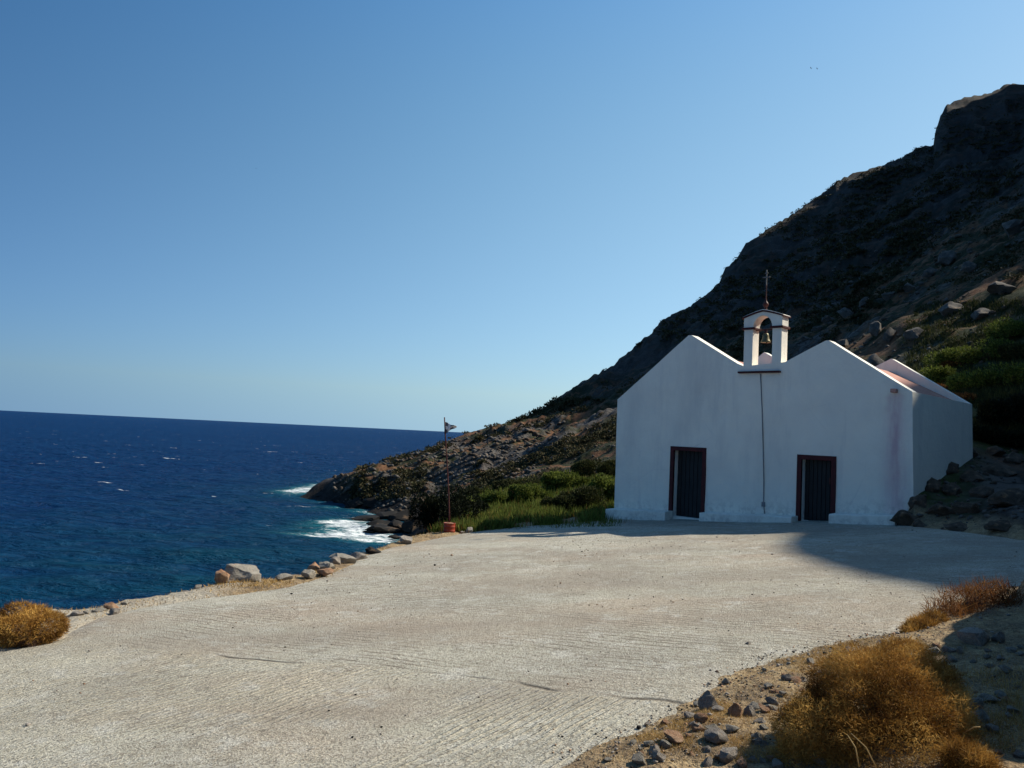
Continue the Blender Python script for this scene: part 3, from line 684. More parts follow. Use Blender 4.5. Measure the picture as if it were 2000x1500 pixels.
# bell arch ----------------------------------------------------------
t0 = fp(1451, 725); p1i = fp(1469, 725); q0 = fp(1507, 725); q1 = fp(1527, 725)
uL, uR = fp(1452, 660)[0], fp(1527, 660)[0]; iL, iR = fp(1470, 680)[0], fp(1506.5, 680)[0]
vb = fp(1485, 726)[1]; vi = fp(1490, 640)[1]; vt_ = fp(1453, 622)[1]; vtr = fp(1525, 622)[1]; vpk = fp(1493, 608)[1]
TD = .36; d0 = .0
uc = (uL + uR) / 2; arc_r = (iR - iL) / 2; ac = (iL + iR) / 2; arch_c = vi + .02
tower = addpart('bell_arch', prism([[(uL, vi), (uL, vt_)] + [(uL + (uR - uL) * k / 10, vt_ + (vpk - vt_) * (1 - abs(k / 5 - 1)**1.3)) for k in range(1, 10)] + [(uR, vt_), (uR, vi), (iR, vi)] +
                        [(ac + arc_r * math.cos(th), arch_c + arc_r * 1.15 * math.sin(th)) for th in np.linspace(0, math.pi, 15)] + [(iL, vi)]], d0, d0 + TD), M['plaster'], chapel, .012)
for a, b in ((uL, iL), (iR, uR)):
    addpart('pillar', prism([rect(a + .012, vb - .1, b - .012, vi)], d0 + .012, d0 + TD - .012), M['plaster'], tower, .012)
    addpart('impost', prism([rect(a - .035, vi - .028, b + .035, vi + .028)], d0 - .035, d0 + TD + .035), M['red'], tower, .008)
addpart('ledge', prism([rect(fp(1444, 725)[0], vb - .035, fp(1525, 725)[0], vb + .012)], -.10, .05), M['red'], chapel, .008)
addpart('pedestal', prism([rect(uL - .02, vb - .35, uR + .02, vb + .0)], .05, TD + .1), M['terra'], chapel, .01)
# curved red-edged cap
capb = [(uL - .045 + (uR - uL + .09) * k / 12, vt_ - .015 + (vpk - vt_ + .015) * (1 - abs(k / 6 - 1)**1.3)) for k in range(13)]
addpart('cap', prism([capb + [(u, v + .035) for u, v in capb[::-1]]], d0 - .04, d0 + TD + .04), M['red'], tower, .006)
addpart('cap_top', prism([[(u, v + .036) for u, v in capb] + [(u * .96 + uc * .04, v + .055) for u, v in capb[::-1]]], d0 - .02, d0 + TD + .02), M['plaster'], tower, .004)
# finial with cross
fu = uc - .02; fm = d0 + TD / 2
def lathe(prof, c, n=20):
    V, Fc = [], []
    for r_, z_ in prof:
        for k in range(n): th = 2 * math.pi * k / n; V.append(Vector((c.x + r_ * math.cos(th), c.y + r_ * math.sin(th), c.z + z_)))
    for i in range(len(prof) - 1):
        for k in range(n): Fc.append((i * n + k, i * n + (k + 1) % n, (i + 1) * n + (k + 1) % n, (i + 1) * n + k))
    Fc.append(tuple(range(n))[::-1]); Fc.append(tuple((len(prof) - 1) * n + k for k in range(n)))
    return mesh('l', V, Fc, (), True)
hb = vpk + .05; htop = fp(1497, 524)[1]; hx = htop - hb
fin = addpart('finial', lathe([(.05, 0), (.05, .03), (.028, .06), (.05, .10), (.072, .145), (.075, .175), (.055, .21), (.028, .25), (.02, .30), (.016, hx * .62), (.012, hx * .66)], w3(fu, hb, fm)), M['rust'], chapel)
def cross_me(c, H, W, t):
    bm = bmesh.new()
    for (x0, x1, z0, z1) in ((-t, t, 0, H), (-W, -t, H * .52, H * .52 + 2 * t), (t, W, H * .52, H * .52 + 2 * t), (-.045, -t, H * .78, H * .78 + 1.6 * t), (t, .045, H * .78, H * .78 + 1.6 * t)):
        vs = [bm.verts.new(c + ru * x + zu * z + bk * d) for d in (-t, t) for x, z in ((x0, z0), (x1, z0), (x1, z1), (x0, z1))]
        for f in ((0, 1, 2, 3), (7, 6, 5, 4), (0, 4, 5, 1), (1, 5, 6, 2), (2, 6, 7, 3), (3, 7, 4, 0)): bm.faces.new([vs[k] for k in f])
    bmesh.ops.recalc_face_normals(bm, faces=bm.faces); me = bpy.data.meshes.new('c'); bm.to_mesh(me); bm.free(); return me
addpart('cross', cross_me(w3(fu, hb + hx * .60, fm), hx * .40, .10, .013), M['silver'], fin)
# bell (hangs in the arch)
bt = vi + .03
bell = empty('bell', w3(ac, bt, TD / 2)); bpy.context.view_layer.update()
tag(bell, 'small weathered bronze bell hanging in the white arch on the chapel', 'bell')
cb = w3(ac + .01, bt - .40, TD / 2)
bo = addpart('bell_body', lathe([(.128, 0), (.132, .012), (.112, .05), (.092, .10), (.08, .16), (.072, .21), (.055, .24), (.02, .25)], cb), M['bronze'], bell)
sol = bo.modifiers.new('s', 'SOLIDIFY'); sol.thickness = .008
addpart('hanger', tube([w3(iL + .0, bt - .06, TD / 2), w3(iR - .0, bt - .06, TD / 2)], .018, 8), M['rust'], bell)
addpart('clapper', tube([w3(ac + .01, bt - .15, TD / 2), w3(ac + .035, bt - .36, TD / 2), w3(ac + .04, bt - .43, TD / 2)], [.008, .012, .024], 8), M['rust'], bell)
addpart('yoke', prism([rect(ac - .03, bt - .16, ac + .04, bt - .04)], TD / 2 - .02, TD / 2 + .02), M['rust'], bell, .004)

# ================================================================== FLAGPOLE in a tin
fb = onG(877, 1042); fdist = fb.y
flag = empty('flagpole', fb); bpy.context.view_layer.update()
tag(flag, 'thin rusty flagpole with a small ragged flag, standing in a red tin', 'flagpole')
ptop = atY(869, 815, fdist + .05)
pb_ = atY(878, 1030, fdist)
pm = [pb_.lerp(ptop, t_) + Vector((.012 * math.sin(t_ * 5), 0, 0)) for t_ in np.linspace(0, 1, 9)]
addpart('pole', tube(pm, [.021, .02, .02, .019, .018, .018, .017, .016, .015], 8), M['rust'], flag)
tin_z = tz(fb.x, fb.y); tb = Vector((fb.x, fb.y, fb.z - .03)); th_ = .30
tin = addpart('tin', lathe([(.148, 0), (.152, .01), (.150, .02), (.148, .10), (.153, .105), (.148, .11), (.148, .20), (.153, .205), (.148, .21), (.150, th_ - .01), (.154, th_), (.143, th_), (.143, th_ - .04), (.001, th_ - .035)], tb, 28), M['can'], flag)
addpart('fill', lathe([(.14, 0), (.10, .03), (.03, .045)], tb + Vector((0, 0, th_ - .035)), 16), M['rockr'], flag)
def flag_me():
    f0 = pm[-1] - Vector((0, 0, .10)); V, Fc, mi = [], [], []; nu, nv = 18, 14
    for i in range(nu + 1):
        s_ = i / nu
        for j in range(nv + 1):
            q = j / nv; top = -.02 - .10 * s_; bot = -.33 + .20 * s_; z_ = top + (bot - top) * q + .012 * math.sin(9 * s_ + 3 * q)
            if i == nu: z_ = top * .5 + bot * .5 - .0
            V.append(f0 + Vector((.015 + .30 * s_ + .015 * math.sin(q * 8) * s_, .05 * math.sin(s_ * 7 + q * 2) * s_, z_)))
    for i in range(nu):
        for j in range(nv):
            a = i * (nv + 1) + j; Fc.append((a, a + 1, a + nv + 2, a + nv + 1))
            mi.append(1 if (5 <= i <= 8 or 5 <= j <= 8 or i >= nu - 4) else 0)
    return mesh('f', V, Fc, [M['blue'], M['white']], True, mi)
fo_ = addpart('flag', flag_me(), None, flag); fs = fo_.modifiers.new('s', 'SOLIDIFY'); fs.thickness = .003

# ================================================================== ROCKS
def ico(sub):
    bm = bmesh.new(); bmesh.ops.create_icosphere(bm, subdivisions=sub, radius=1); V = np.array([v.co for v in bm.verts]); Fc = np.array([[v.index for v in f.verts] for f in bm.faces]); bm.free(); return V, Fc
ICO = {k: ico(k) for k in (1, 2, 3, 4)}
def rock_verts(seed, sub=3, planes=15, rough=.15):
    r_ = np.random.default_rng(seed); V, Fc = ICO[sub]; V = V.copy()
    for _ in range(planes):
        n_ = r_.normal(size=3); n_ /= np.linalg.norm(n_); d_ = r_.uniform(.45, .82)
        e = V @ n_ - d_; V -= np.outer(np.clip(e, 0, None), n_)
    l = np.linalg.norm(V, axis=1, keepdims=True)
    V *= 1 + rough * fbm(V[:, 0] * 2.3 + seed, V[:, 1] * 2.3, V[:, 2] * 2.3, 4, seed)[:, None]
    V /= np.abs(V).max(0); V[:, 2] = V[:, 2]
    return V, Fc
PROTO = {}
def proto(seed, mat, sub=3):
    k = (seed, mat, sub)
    if k not in PROTO:
        V, Fc = rock_verts(seed, sub); PROTO[k] = mesh('rock', V, Fc, [M[mat]], False)
        PROTO[k].polygons.foreach_set('use_smooth', np.ones(len(Fc), dtype=bool))
        try: PROTO[k].set_sharp_from_angle(angle=R(28))
        except Exception: pass
    return PROTO[k]
def rock(px, row, wpx, hpx, mat='rock', seed=0, name='rock', label=None, cat='rock', group=None, Y=None, depth=1., rz=0, tilt=0, sub=3, sink=.28):
    g = onG(px, row) if Y is None else atY(px, row, Y)
    s_ = g.y / F; sx, sz = wpx * s_ / 2, hpx * s_ / 2 * 1.05; sy = sx * depth
    o = link(name, proto(seed, mat, sub)); o.scale = (sx, sy, sz * (1 + sink)); o.rotation_euler = (tilt, tilt * .6, rz)
    o.location = (g.x, g.y + sy * .5, g.z + sz * (1 - sink)); tag(o, label, cat, group); return o
gE = 'boulders along the seaward edge of the lot'
for a in [
    (470, 1140, 84, 34, 'rockp', 3, 'boulder', 'largest pale grey boulder sitting on the seaward edge of the lot', .8, 4),
    (429, 1146, 32, 30, 'rockr', 5, 'boulder', 'dark reddish block butted against the left end of the largest pale boulder', .9, 3),
    (551, 1136, 44, 16, 'rockp', 6, 'boulder', 'low flat pale slab just right of the largest boulder on the edge', .8, 3),
    (608, 1119, 36, 18, 'rockr', 7, 'boulder', 'reddish brown rock at the left of the small rock pile on the edge', .9, 3),
    (634, 1119, 36, 20, 'rockp', 8, 'boulder', 'tan rock with dark hollow at the top of the small rock pile', .9, 3),
    (600, 1131, 32, 16, 'rockp', 9, 'boulder', 'rounded grey stone lowest in the small rock pile', .9, 3),
    (633, 1125, 34, 13, 'rockr', 10, 'boulder', 'flat warm-coloured slab under the tan rock in the pile', .9, 3),
    (650, 1105, 26, 18, 'rock', 4, 'boulder', 'grey stone behind the right side of the small rock pile', .9, 3),
    (672, 1101, 60, 19, 'rockp', 12, 'boulder', 'long pointed pale slab jutting over the sea beyond the rock pile', .6, 3),
    (700, 1092, 40, 14, 'rock', 15, 'boulder', 'grey slab just right of the pointed slab on the edge', .8, 3),
    (726, 1082, 34, 14, 'rockd', 13, 'boulder', 'dark flat rock among the dry grass near the far corner of the lot', .9, 3),
    (793, 1062, 30, 14, 'rock', 14, 'boulder', 'grey rock where the seaward edge meets the breaking foam', .9, 3),
    (386, 1152, 18, 9, 'rockp', 2, 'stone', 'small pale stone left of the largest boulder', .9, 2),
    (360, 1160, 24, 6, 'rock', 11, 'stone', 'thin flat grey stone on the brink left of the small pale stone', .9, 2),
    (215, 1193, 30, 15, 'rockr', 16, 'boulder', 'orange-brown stone on the brink right of the dry orange bush', .9, 3),
    (242, 1185, 18, 9, 'rockp', 17, 'stone', 'small pale stone beside the orange-brown stone on the brink', .9, 2),
    (221, 1200, 22, 10, 'rock', 18, 'stone', 'dark pitted stone just below the orange-brown one', .9, 2),
    (190, 1198, 26, 9, 'rockp', 19, 'stone', 'pale stone between the orange bush and the orange-brown stone', .9, 2),
    (145, 1207, 34, 12, 'rock', 20, 'stone', 'grey stone closest to the right side of the orange bush', .9, 2),
    (166, 1202, 18, 9, 'rockp', 1, 'stone', 'second pale stone right of the orange bush', .9, 2),
    (918, 1041, 17, 11, 'rockp', 2, 'stone', 'white stone on the ground right of the red tin', .9, 2),
    (902, 1041, 10, 4, 'rock', 6, 'stone', 'small flat grey stone between the tin and the white stone', .9, 2)]:
    rock(a[0], a[1], a[2], a[3], a[4], a[5], a[6], a[7], 'boulder' if a[6] == 'boulder' else 'stone', gE, depth=a[8], rz=random.uniform(-.4, .4), sub=a[9])

gS = 'stones on the dry verge beside the lot'
def verge_label(px, row, mat, s_):
    c = {'grey_stone': 'grey', 'rusty_stone': 'reddish brown', 'pale_stone': 'pale'}[mat]; z_ = 'small' if s_ > .034 else 'tiny'
    where = ('right of the largest orange bush' if px > 1880 else 'under the largest orange bush' if px > 1530 and row > 1380 else 'behind the largest orange bush' if px > 1640 else
             'between the concrete tip and the reddish wedge' if row < 1340 else 'along the edge of the concrete' if px < 1340 else 'left of the largest orange bush')
    return '%s %s stone in dry grass %s' % (z_, c, where)
SH = [  # X, Y(bottom), w, h in a 2.5x crop whose origin is (1200,1100)
    (655, 402, 35, 16, 'rock', 'lone dark stone out on the concrete beyond the verge'), (1160, 452, 70, 38, 'rock', 'rounded grey stone at the far end of the verge next to the concrete'),
    (1310, 420, 80, 40, 'rock', 'dark hump-shaped stone behind the crown of the large orange bush'), (1225, 512, 130, 52, 'rockr', 'large reddish wedge stone touching the left of the orange bush crown'),
    (1195, 578, 66, 46, 'rock', 'upright split stone just below the reddish wedge'), (1080, 604, 112, 62, 'rock', 'broad faceted grey stone left of the orange bush'),
    (925, 604, 70, 42, 'rock', 'grey pyramid-shaped stone in the dry grass'), (820, 566, 70, 34, 'rockr', 'brown stone farthest left of the back row on the verge'),
    (765, 588, 74, 26, 'rockr', None), (700, 602, 54, 24, 'rock', None), (780, 672, 92, 52, 'rockr', 'dark-faced brown stone in the middle of the verge'), (905, 682, 74, 36, 'rock', None),
    (1030, 684, 104, 46, 'rock', 'grey-brown stone partly under the left edge of the orange bush'), (985, 642, 54, 26, 'rockp', None), (548, 592, 46, 26, 'rockp', 'white flat stone at the tip of the verge'),
    (462, 738, 100, 98, 'rock', 'tall dark knobbly stone standing alone at the edge of the concrete'), (602, 784, 92, 88, 'rockr', 'tilted brown stone in the tight group of three'),
    (690, 734, 92, 62, 'rockp', 'pale grey stone in the tight group of three'), (668, 774, 74, 70, 'rock', 'narrow grey stone between the other two of the group'), (790, 748, 116, 44, 'rockp', 'long pale ribbed stone below the middle of the verge'),
    (722, 812, 92, 50, 'rock', 'grey stone below the tight group of three'), (522, 898, 76, 36, 'rockp', 'whitish flat stone alone in the dry grass near the picture bottom'), (372, 768, 74, 36, 'rock', None), (252, 804, 60, 42, 'rockr', None),
    (380, 964, 62, 42, 'rockr', None), (452, 958, 62, 56, 'rock', None), (200, 966, 92, 62, 'rock', None), (632, 894, 62, 42, 'rockp', None), (712, 924, 84, 62, 'rock', None),
    (682, 994, 62, 42, 'rock', None), (240, 832, 52, 30, 'rock', None), (160, 792, 32, 16, 'rock', None), (962, 704, 42, 32, 'rockp', None), (1412, 404, 62, 36, 'rock', None), (1452, 374, 62, 22, 'rockp', None),
    (1782, 408, 160, 100, 'rock', 'big blue-grey boulder in the shade at the foot of the bank'), (1642, 444, 66, 38, 'rock', 'shaded stone left of the big boulder'), (1692, 448, 34, 44, 'rockp', None),
    (1832, 688, 130, 46, 'rockp', 'long pale sunlit stone right of the orange bush'), (1782, 716, 72, 52, 'rockp', 'pale wedge stone touching the right of the orange bush'), (1812, 786, 92, 60, 'rockp', 'sunlit flat stone low on the right of the orange bush'),
    (1902, 664, 72, 32, 'rockp', None), (470, 532, 22, 12, 'rock', None), (502, 537, 22, 12, 'rockr', None), (1890, 400, 70, 60, 'rock', None), (1560, 400, 60, 30, 'rock', None), (1530, 372, 50, 24, 'rockp', None)]
for i, (X, Yb, w_, h_, mt, lb) in enumerate(SH):
    px, row = 1200 + X * .4, 1100 + Yb * .4
    g = onG(px, row); zt = tz(g.x, g.y)
    if X > 1600:        # on the rising bank: walk along the ray to the terrain
        d = ray(px, row)
        for t_ in np.arange(2.0, 14, .05):
            if tz(d.x * t_, d.y * t_) > CZ + d.z * t_: g = Vector((d.x * t_, d.y * t_, CZ + d.z * t_)); break
        o = rock(px, row, w_ * .4, h_ * .4, mt, 21 + i % 14, 'stone', lb or ('%s loose stone at the foot of the right bank' % {'rock': 'grey', 'rockr': 'brown', 'rockp': 'pale'}[mt]), 'stone', gS, Y=g.y, rz=random.uniform(-1, 1), depth=random.uniform(.7, 1))
    else:
        o = rock(px, row, w_ * .4, h_ * .4, mt, 21 + i % 14, 'stone', lb or verge_label(px, row, {'rock': 'grey_stone', 'rockr': 'rusty_stone', 'rockp': 'pale_stone'}[mt], .05 if w_ > 55 else .02).replace('tiny', 'medium').replace('small', 'fist-sized'), 'stone', gS, rz=random.uniform(-1, 1), depth=random.uniform(.7, 1))
# random verge stones

k = 0
while k < 150:
    px, row = random.uniform(1180, 2000), random.uniform(1290, 1510)
    g = onG(px, row); dl = float(dist_poly(np.array([g.x]), np.array([g.y]), LOT)[0])
    if dl < .05: continue
    z = tz(g.x, g.y); s_ = random.uniform(.018, .05) * (1.5 if random.random() < .15 else 1)
    o = link('stone', proto(21 + k % 14, random.choice(['rock', 'rockp', 'rockr', 'rockp']), 2)); o.scale = (s_, s_ * random.uniform(.6, 1), s_ * random.uniform(.5, .8)); o.rotation_euler = (random.uniform(-.3, .3), random.uniform(-.3, .3), random.uniform(0, 6))
    o.location = (g.x, g.y, z + s_ * .3); tag(o, verge_label(px, row, o.data.materials[0].name, s_), 'stone', gS); k += 1

def merged(name, items, mats, smooth=True, attr=None):
    """items: list of (V,F,matidx)"""
    Vs, Fs, mi, n = [], [], [], 0
    for V, Fc, m_ in items: Vs.append(V); Fs.append(Fc + n); n += len(V); mi.append(np.full(len(Fc), m_))
    me = mesh(name, np.vstack(Vs), np.vstack(Fs), mats, smooth, np.concatenate(mi)); return link(name, me)
# gravel on the concrete
def gravel():
    it = []; V0s = [rock_verts(s_, 1, 5) for s_ in range(6)]
    xx, yy = rng.uniform(-8, 11, 4000), rng.uniform(2.2, 19, 4000); ok = dist_poly(xx, yy, LOT) < -.05; xx, yy = xx[ok][:1500], yy[ok][:1500]
    x2, y2 = rng.uniform(.3, 6.5, 30000), rng.uniform(2.6, 9.5, 30000); d2 = dist_poly(x2, y2, LOT); ok = (d2 > -.9) & (d2 < .9) & (rng.uniform(size=30000) < np.exp(-np.abs(d2 - .1) * 3.2)) & (poly_sd(x2, y2, PB) < .1)
    xx = np.concatenate([xx, x2[ok][:2600]]); yy = np.concatenate([yy, y2[ok][:2600]])
    zz = np.maximum(terr_z(xx, yy), G(xx, yy))
    for x, y, z_ in zip(xx, yy, zz):
        V, Fc = random.choice(V0s); s_ = random.uniform(.003, .008) * (1 + y * .03) * (2.2 if random.random() < .03 else 1); a = random.uniform(0, 6.3)
        Rm = np.array([[math.cos(a), -math.sin(a), 0], [math.sin(a), math.cos(a), 0], [0, 0, .7]])
        it.append(((V * s_) @ Rm.T + [x, y, z_ + s_ * .2 + .002], Fc, random.choice([0, 0, 1, 2, 3])))
    tag(merged('gravel', it, [M['rock'], M['rockr'], M['rockd'], M['rockp']]), 'loose grit and pebbles scattered over the concrete', 'gravel', kind='stuff')
gravel()
# reef and cove rocks (individually)
gR = 'dark rocks of the cove shore'
REEF = [(745, 1042, 60, 26), (775, 1040, 50, 34), (715, 1020, 60, 16), (790, 1022, 60, 34), (760, 1018, 56, 24), (735, 1030, 50, 18), (690, 1018, 28, 9), (805, 1045, 40, 40), (722, 1042, 26, 9), (770, 1052, 26, 10), (800, 1000, 60, 30), (756, 1000, 40, 16),
        (612, 966, 26, 10), (640, 975, 44, 20), (665, 984, 46, 26), (700, 992, 50, 30), (735, 996, 46, 34), (770, 994, 50, 36), (625, 968, 26, 14)]
REEFL = ['low dark reef rock nearest the breaking foam', 'dark reef rock just below the cove beach', 'flat dark reef rock at the back left of the reef', 'dark rock at the back right of the reef, under the dark bush', 'dark rock in the middle of the reef', 'dark flat rock left of the reef middle', 'small outermost tip rock of the reef, far left', 'dark rock of the reef closest to the lot edge',
         'thin rock awash in foam left of the reef', 'thin rock awash in foam below the reef', 'dark rock at the head of the cove', 'dark rock in the cove water behind the reef', 'outermost dark rock at the tip of the headland', 'dark waterline rock second from the headland tip', 'dark waterline rock left of the cliff middle', 'dark waterline rock under the cliff middle', 'dark waterline rock right of the cliff middle', 'dark rock where the cliff meets the cove', 'small dark rock just behind the headland tip']
for i, (px, row, w_, h_) in enumerate(REEF):
    d = ray(px, row); Y_ = min(d.y * (-CZ / d.z) if d.z < 0 else 120, 126)
    rock(px, row, w_ * 1.15, h_ * .72, 'rockd', 30 + i % 9, 'shore_rock', REEFL[i], 'rock', gR, Y=Y_, depth=.8, rz=random.uniform(-.6, .6), sub=3, sink=.3)

# hillside boulders (individually) + rubble as one mass
gH = 'boulders on the hillside above the chapel'
def on_terr(px, row, t0_=22, t1_=380):
    d = ray(px, row); ts = np.geomspace(t0_, t1_, 900); z = terr_z(d.x * ts, d.y * ts); hit = np.nonzero(z > CZ + d.z * ts)[0]
    if len(hit) == 0: return None
    t_ = ts[hit[0]]; return Vector((d.x * t_, d.y * t_, CZ + d.z * t_))
HB = [(1985, 440, 44, 34, 'large grey outcrop near the right edge high on the near ridge'), (1965, 560, 64, 26, 'long grey outcrop near the right edge at mid height'), (1715, 640, 26, 30, 'tall pale boulder standing above the rear roof'), (1740, 652, 24, 26, None), (1790, 650, 40, 24, None),
      (1715, 705, 46, 30, 'rounded grey boulder showing just over the right gable slope'), (1655, 608, 30, 20, 'light boulder catching a little light right of the bell arch'), (1690, 590, 26, 22, None), (1740, 575, 30, 16, None), (1620, 622, 26, 18, None), (1780, 560, 30, 18, None), (1860, 500, 40, 30, None), (1820, 530, 30, 20, None), (1900, 520, 36, 26, None), (1860, 600, 50, 26, None), (1920, 610, 40, 22, None), (1650, 670, 26, 16, None), (1600, 640, 22, 12, None), (1575, 660, 20, 12, None)]
HBW = {3: 'just right of the tall pale one above the rear roof', 4: 'farther right of the tall pale one, about level with it', 7: 'up to the right of the light boulder by the bell arch', 8: 'second in the line climbing right from the bell arch', 9: 'lowest left of the line climbing from the bell arch', 10: 'third in the line climbing right from the bell arch',
       11: 'below left of the large outcrop at the right edge', 12: 'middle of the climbing line, left of the high outcrop', 13: 'between the two outcrops at the right edge', 14: 'left of the long mid-height outcrop', 15: 'below the long mid-height outcrop', 16: 'low behind the right gable ridge', 17: 'close right of the bell arch', 18: 'touching the right outline of the bell arch'}
for i, (px, row, w_, h_, lb) in enumerate(HB):
    g = on_terr(px, row + h_ / 2)
    if g is None: continue
    rock(px, row + h_ / 2, w_, h_, 'rockh', 30 + i % 9, 'boulder', lb or 'grey hillside boulder %s' % HBW[i], 'boulder', gH, Y=g.y, rz=random.uniform(-1, 1), sub=3)
# rocks of the bank to the right of the chapel
LDW = ['against the chapel side wall, near its rear', 'against the middle of the chapel side wall', 'against the chapel side wall, near its front', 'below the rear corner of the chapel', 'right of the one below the rear corner', 'low at the right picture edge', 'low in the middle of the bank', 'low and left, near the front corner', 'highest on the bank, right of the rear corner',
       'in the middle of the bank', 'high at the right picture edge', 'below the middle of the side wall', 'small at the foot of the bank by the front corner', 'at the foot of the bank in its middle', 'at the foot of the bank far right']
gB_ = 'ledge rocks on the bank right of the chapel'
for i, (px, row, w_, h_, lb) in enumerate([(1780, 1021, 60, 28, 'dark squared rock against the right front corner of the chapel'), (1900, 893, 30, 20, 'brownish rock at the foot of the chapel rear corner'), (1862, 925, 44, 22, None), (1825, 958, 46, 24, None), (1800, 990, 40, 22, None), (1905, 940, 60, 22, None), (1960, 930, 70, 26, None), (1980, 985, 80, 30, None), (1900, 1000, 60, 24, None), (1850, 1005, 60, 24, None), (1945, 890, 50, 20, None), (1930, 970, 50, 20, None), (1985, 905, 50, 22, None), (1870, 965, 50, 20, None), (1800, 1030, 40, 14, None), (1880, 1035, 50, 14, None), (1960, 1035, 60, 18, None)]):
    g = on_terr(px, row, 12, 40) or onG(px, row)
    rock(px, row, w_, h_, 'rockb', 30 + i % 9, 'ledge_rock', lb or 'flat brown bank rock %s' % LDW[i - 2], 'rock', gB_, Y=min(g.y, 24), rz=random.uniform(-.4, .4), sink=.65)
def scatter_pts(n, pxr, rowr, t0_=24, t1_=380, maxr=1e9):
    N_ = int(n * 1.6); px = rng.uniform(*pxr, N_); row = rng.uniform(*rowr, N_)
    D = np.array(fw)[None] + np.outer((px - 1000) / F, np.array(rt)) - np.outer((row - 750) / F, np.array(up))
    ts = np.geomspace(t0_, t1_, 260); X_ = D[:, :1] * ts; Y_ = D[:, 1:2] * ts; Zr = CZ + D[:, 2:] * ts; hit = terr_z(X_, Y_) > Zr
    ok = hit.any(1); ix = hit.argmax(1); k_ = np.arange(N_)[ok]; ix = ix[ok]
    P = np.stack([X_[k_, ix], Y_[k_, ix], Zr[k_, ix]], -1); P[:, 2] = terr_z(P[:, 0], P[:, 1])
    P = P[(P[:, 2] > .4) & (np.hypot(P[:, 0], P[:, 1]) < maxr)][:n]
    return [Vector(p) for p in P]
def rubble():
    it = []; V0s = [rock_verts(40 + s_, 1, 6) for s_ in range(8)]
    P = scatter_pts(2000, (650, 1060), (850, 1010)) + scatter_pts(400, (900, 1200), (830, 960)) + scatter_pts(700, (1540, 2000), (420, 760)) + scatter_pts(300, (1750, 2000), (880, 1035), 14, 40)
    for g in P:
        V, Fc = random.choice(V0s); dist = math.hypot(g.x, g.y); s_ = min(dist, 130) * random.choice([.0009, .0012, .0018, .0030]) * random.uniform(.7, 1.3)
        a = random.uniform(0, 6.3); Rm = np.array([[math.cos(a), -math.sin(a), 0], [math.sin(a), math.cos(a), 0], [0, 0, .75]])
        it.append(((V * s_) @ Rm.T + [g.x, g.y, g.z + s_ * .2], Fc, random.choice([0, 0, 1])))
    tag(merged('rubble', it, [M['rockh'], M['rockb']], False), 'scree and loose rubble strewn over the headland and hillside', 'rubble', kind='stuff')
rubble()

# ================================================================== PLANTS
def blades(P, H, W, lean=.3, seg=2, flat=False, dirs=None):
    """P (n,3) base points -> thin tapered ribbons. returns V,F,tint"""
    n = len(P); H = np.broadcast_to(H, n); W = np.broadcast_to(W, n)
    if dirs is None:
        th = rng.uniform(0, 2 * np.pi, n); le = np.abs(rng.normal(0, lean, n))
        dirs = np.stack([np.cos(th) * le, np.sin(th) * le, np.ones(n)], -1)
    dirs = dirs / np.linalg.norm(dirs, axis=1, keepdims=True)
    sd_ = np.cross(dirs, rng.normal(size=(n, 3))); sd_ /= np.linalg.norm(sd_, axis=1, keepdims=True)
    bend = np.clip(rng.normal(0, .18, (n, 3)), -.28, .28)
    V = np.zeros((n, 2 * seg + 1, 3)); 
    for k_ in range(seg):
        t_ = k_ / seg; c = P + dirs * (H * t_)[:, None] + bend * (H * t_ * t_)[:, None]; ww = (W * (1 - .5 * t_))[:, None]
        V[:, 2 * k_] = c - sd_ * ww / 2; V[:, 2 * k_ + 1] = c + sd_ * ww / 2
    V[:, -1] = P + dirs * H[:, None] + bend * H[:, None]
    base_ = np.arange(n)[:, None] * (2 * seg + 1); Ft = []
    for k_ in range(seg - 1):
        Ft.append(base_ + [2 * k_, 2 * k_ + 1, 2 * k_ + 3]); Ft.append(base_ + [2 * k_, 2 * k_ + 3, 2 * k_ + 2])
    Ft.append(base_ + [2 * seg - 2, 2 * seg - 1, 2 * seg])
    return V.reshape(-1, 3), np.concatenate(Ft), np.repeat(rng.uniform(0, 1, n), 2 * seg + 1)
def veg_obj(name, parts, mat, parent=None):
    Vs, Fs, T, n = [], [], [], 0
    for V, Fc, t_ in parts: Vs.append(V); Fs.append(Fc + n); n += len(V); T.append(t_)
    me = mesh(name, np.vstack(Vs), np.vstack(Fs), [M[mat]]); setattr_f(me, 'tint', np.concatenate(T))
    o = link(name, me, parent); 
    return o
def lobes(c, dims, k, seed, sp=.75):
    r_ = np.random.default_rng(seed); L = [(np.array(c) + [0, 0, dims[2] * .45], np.array(dims) * .62)]
    for _ in range(k):
        a = r_.uniform(0, 2 * np.pi); q = r_.uniform(.3, sp)
        L.append((np.array(c) + [math.cos(a) * q * dims[0], math.sin(a) * q * dims[1], r_.uniform(.25, .65) * dims[2]], np.array(dims) * r_.uniform(.28, .48)))
    return L
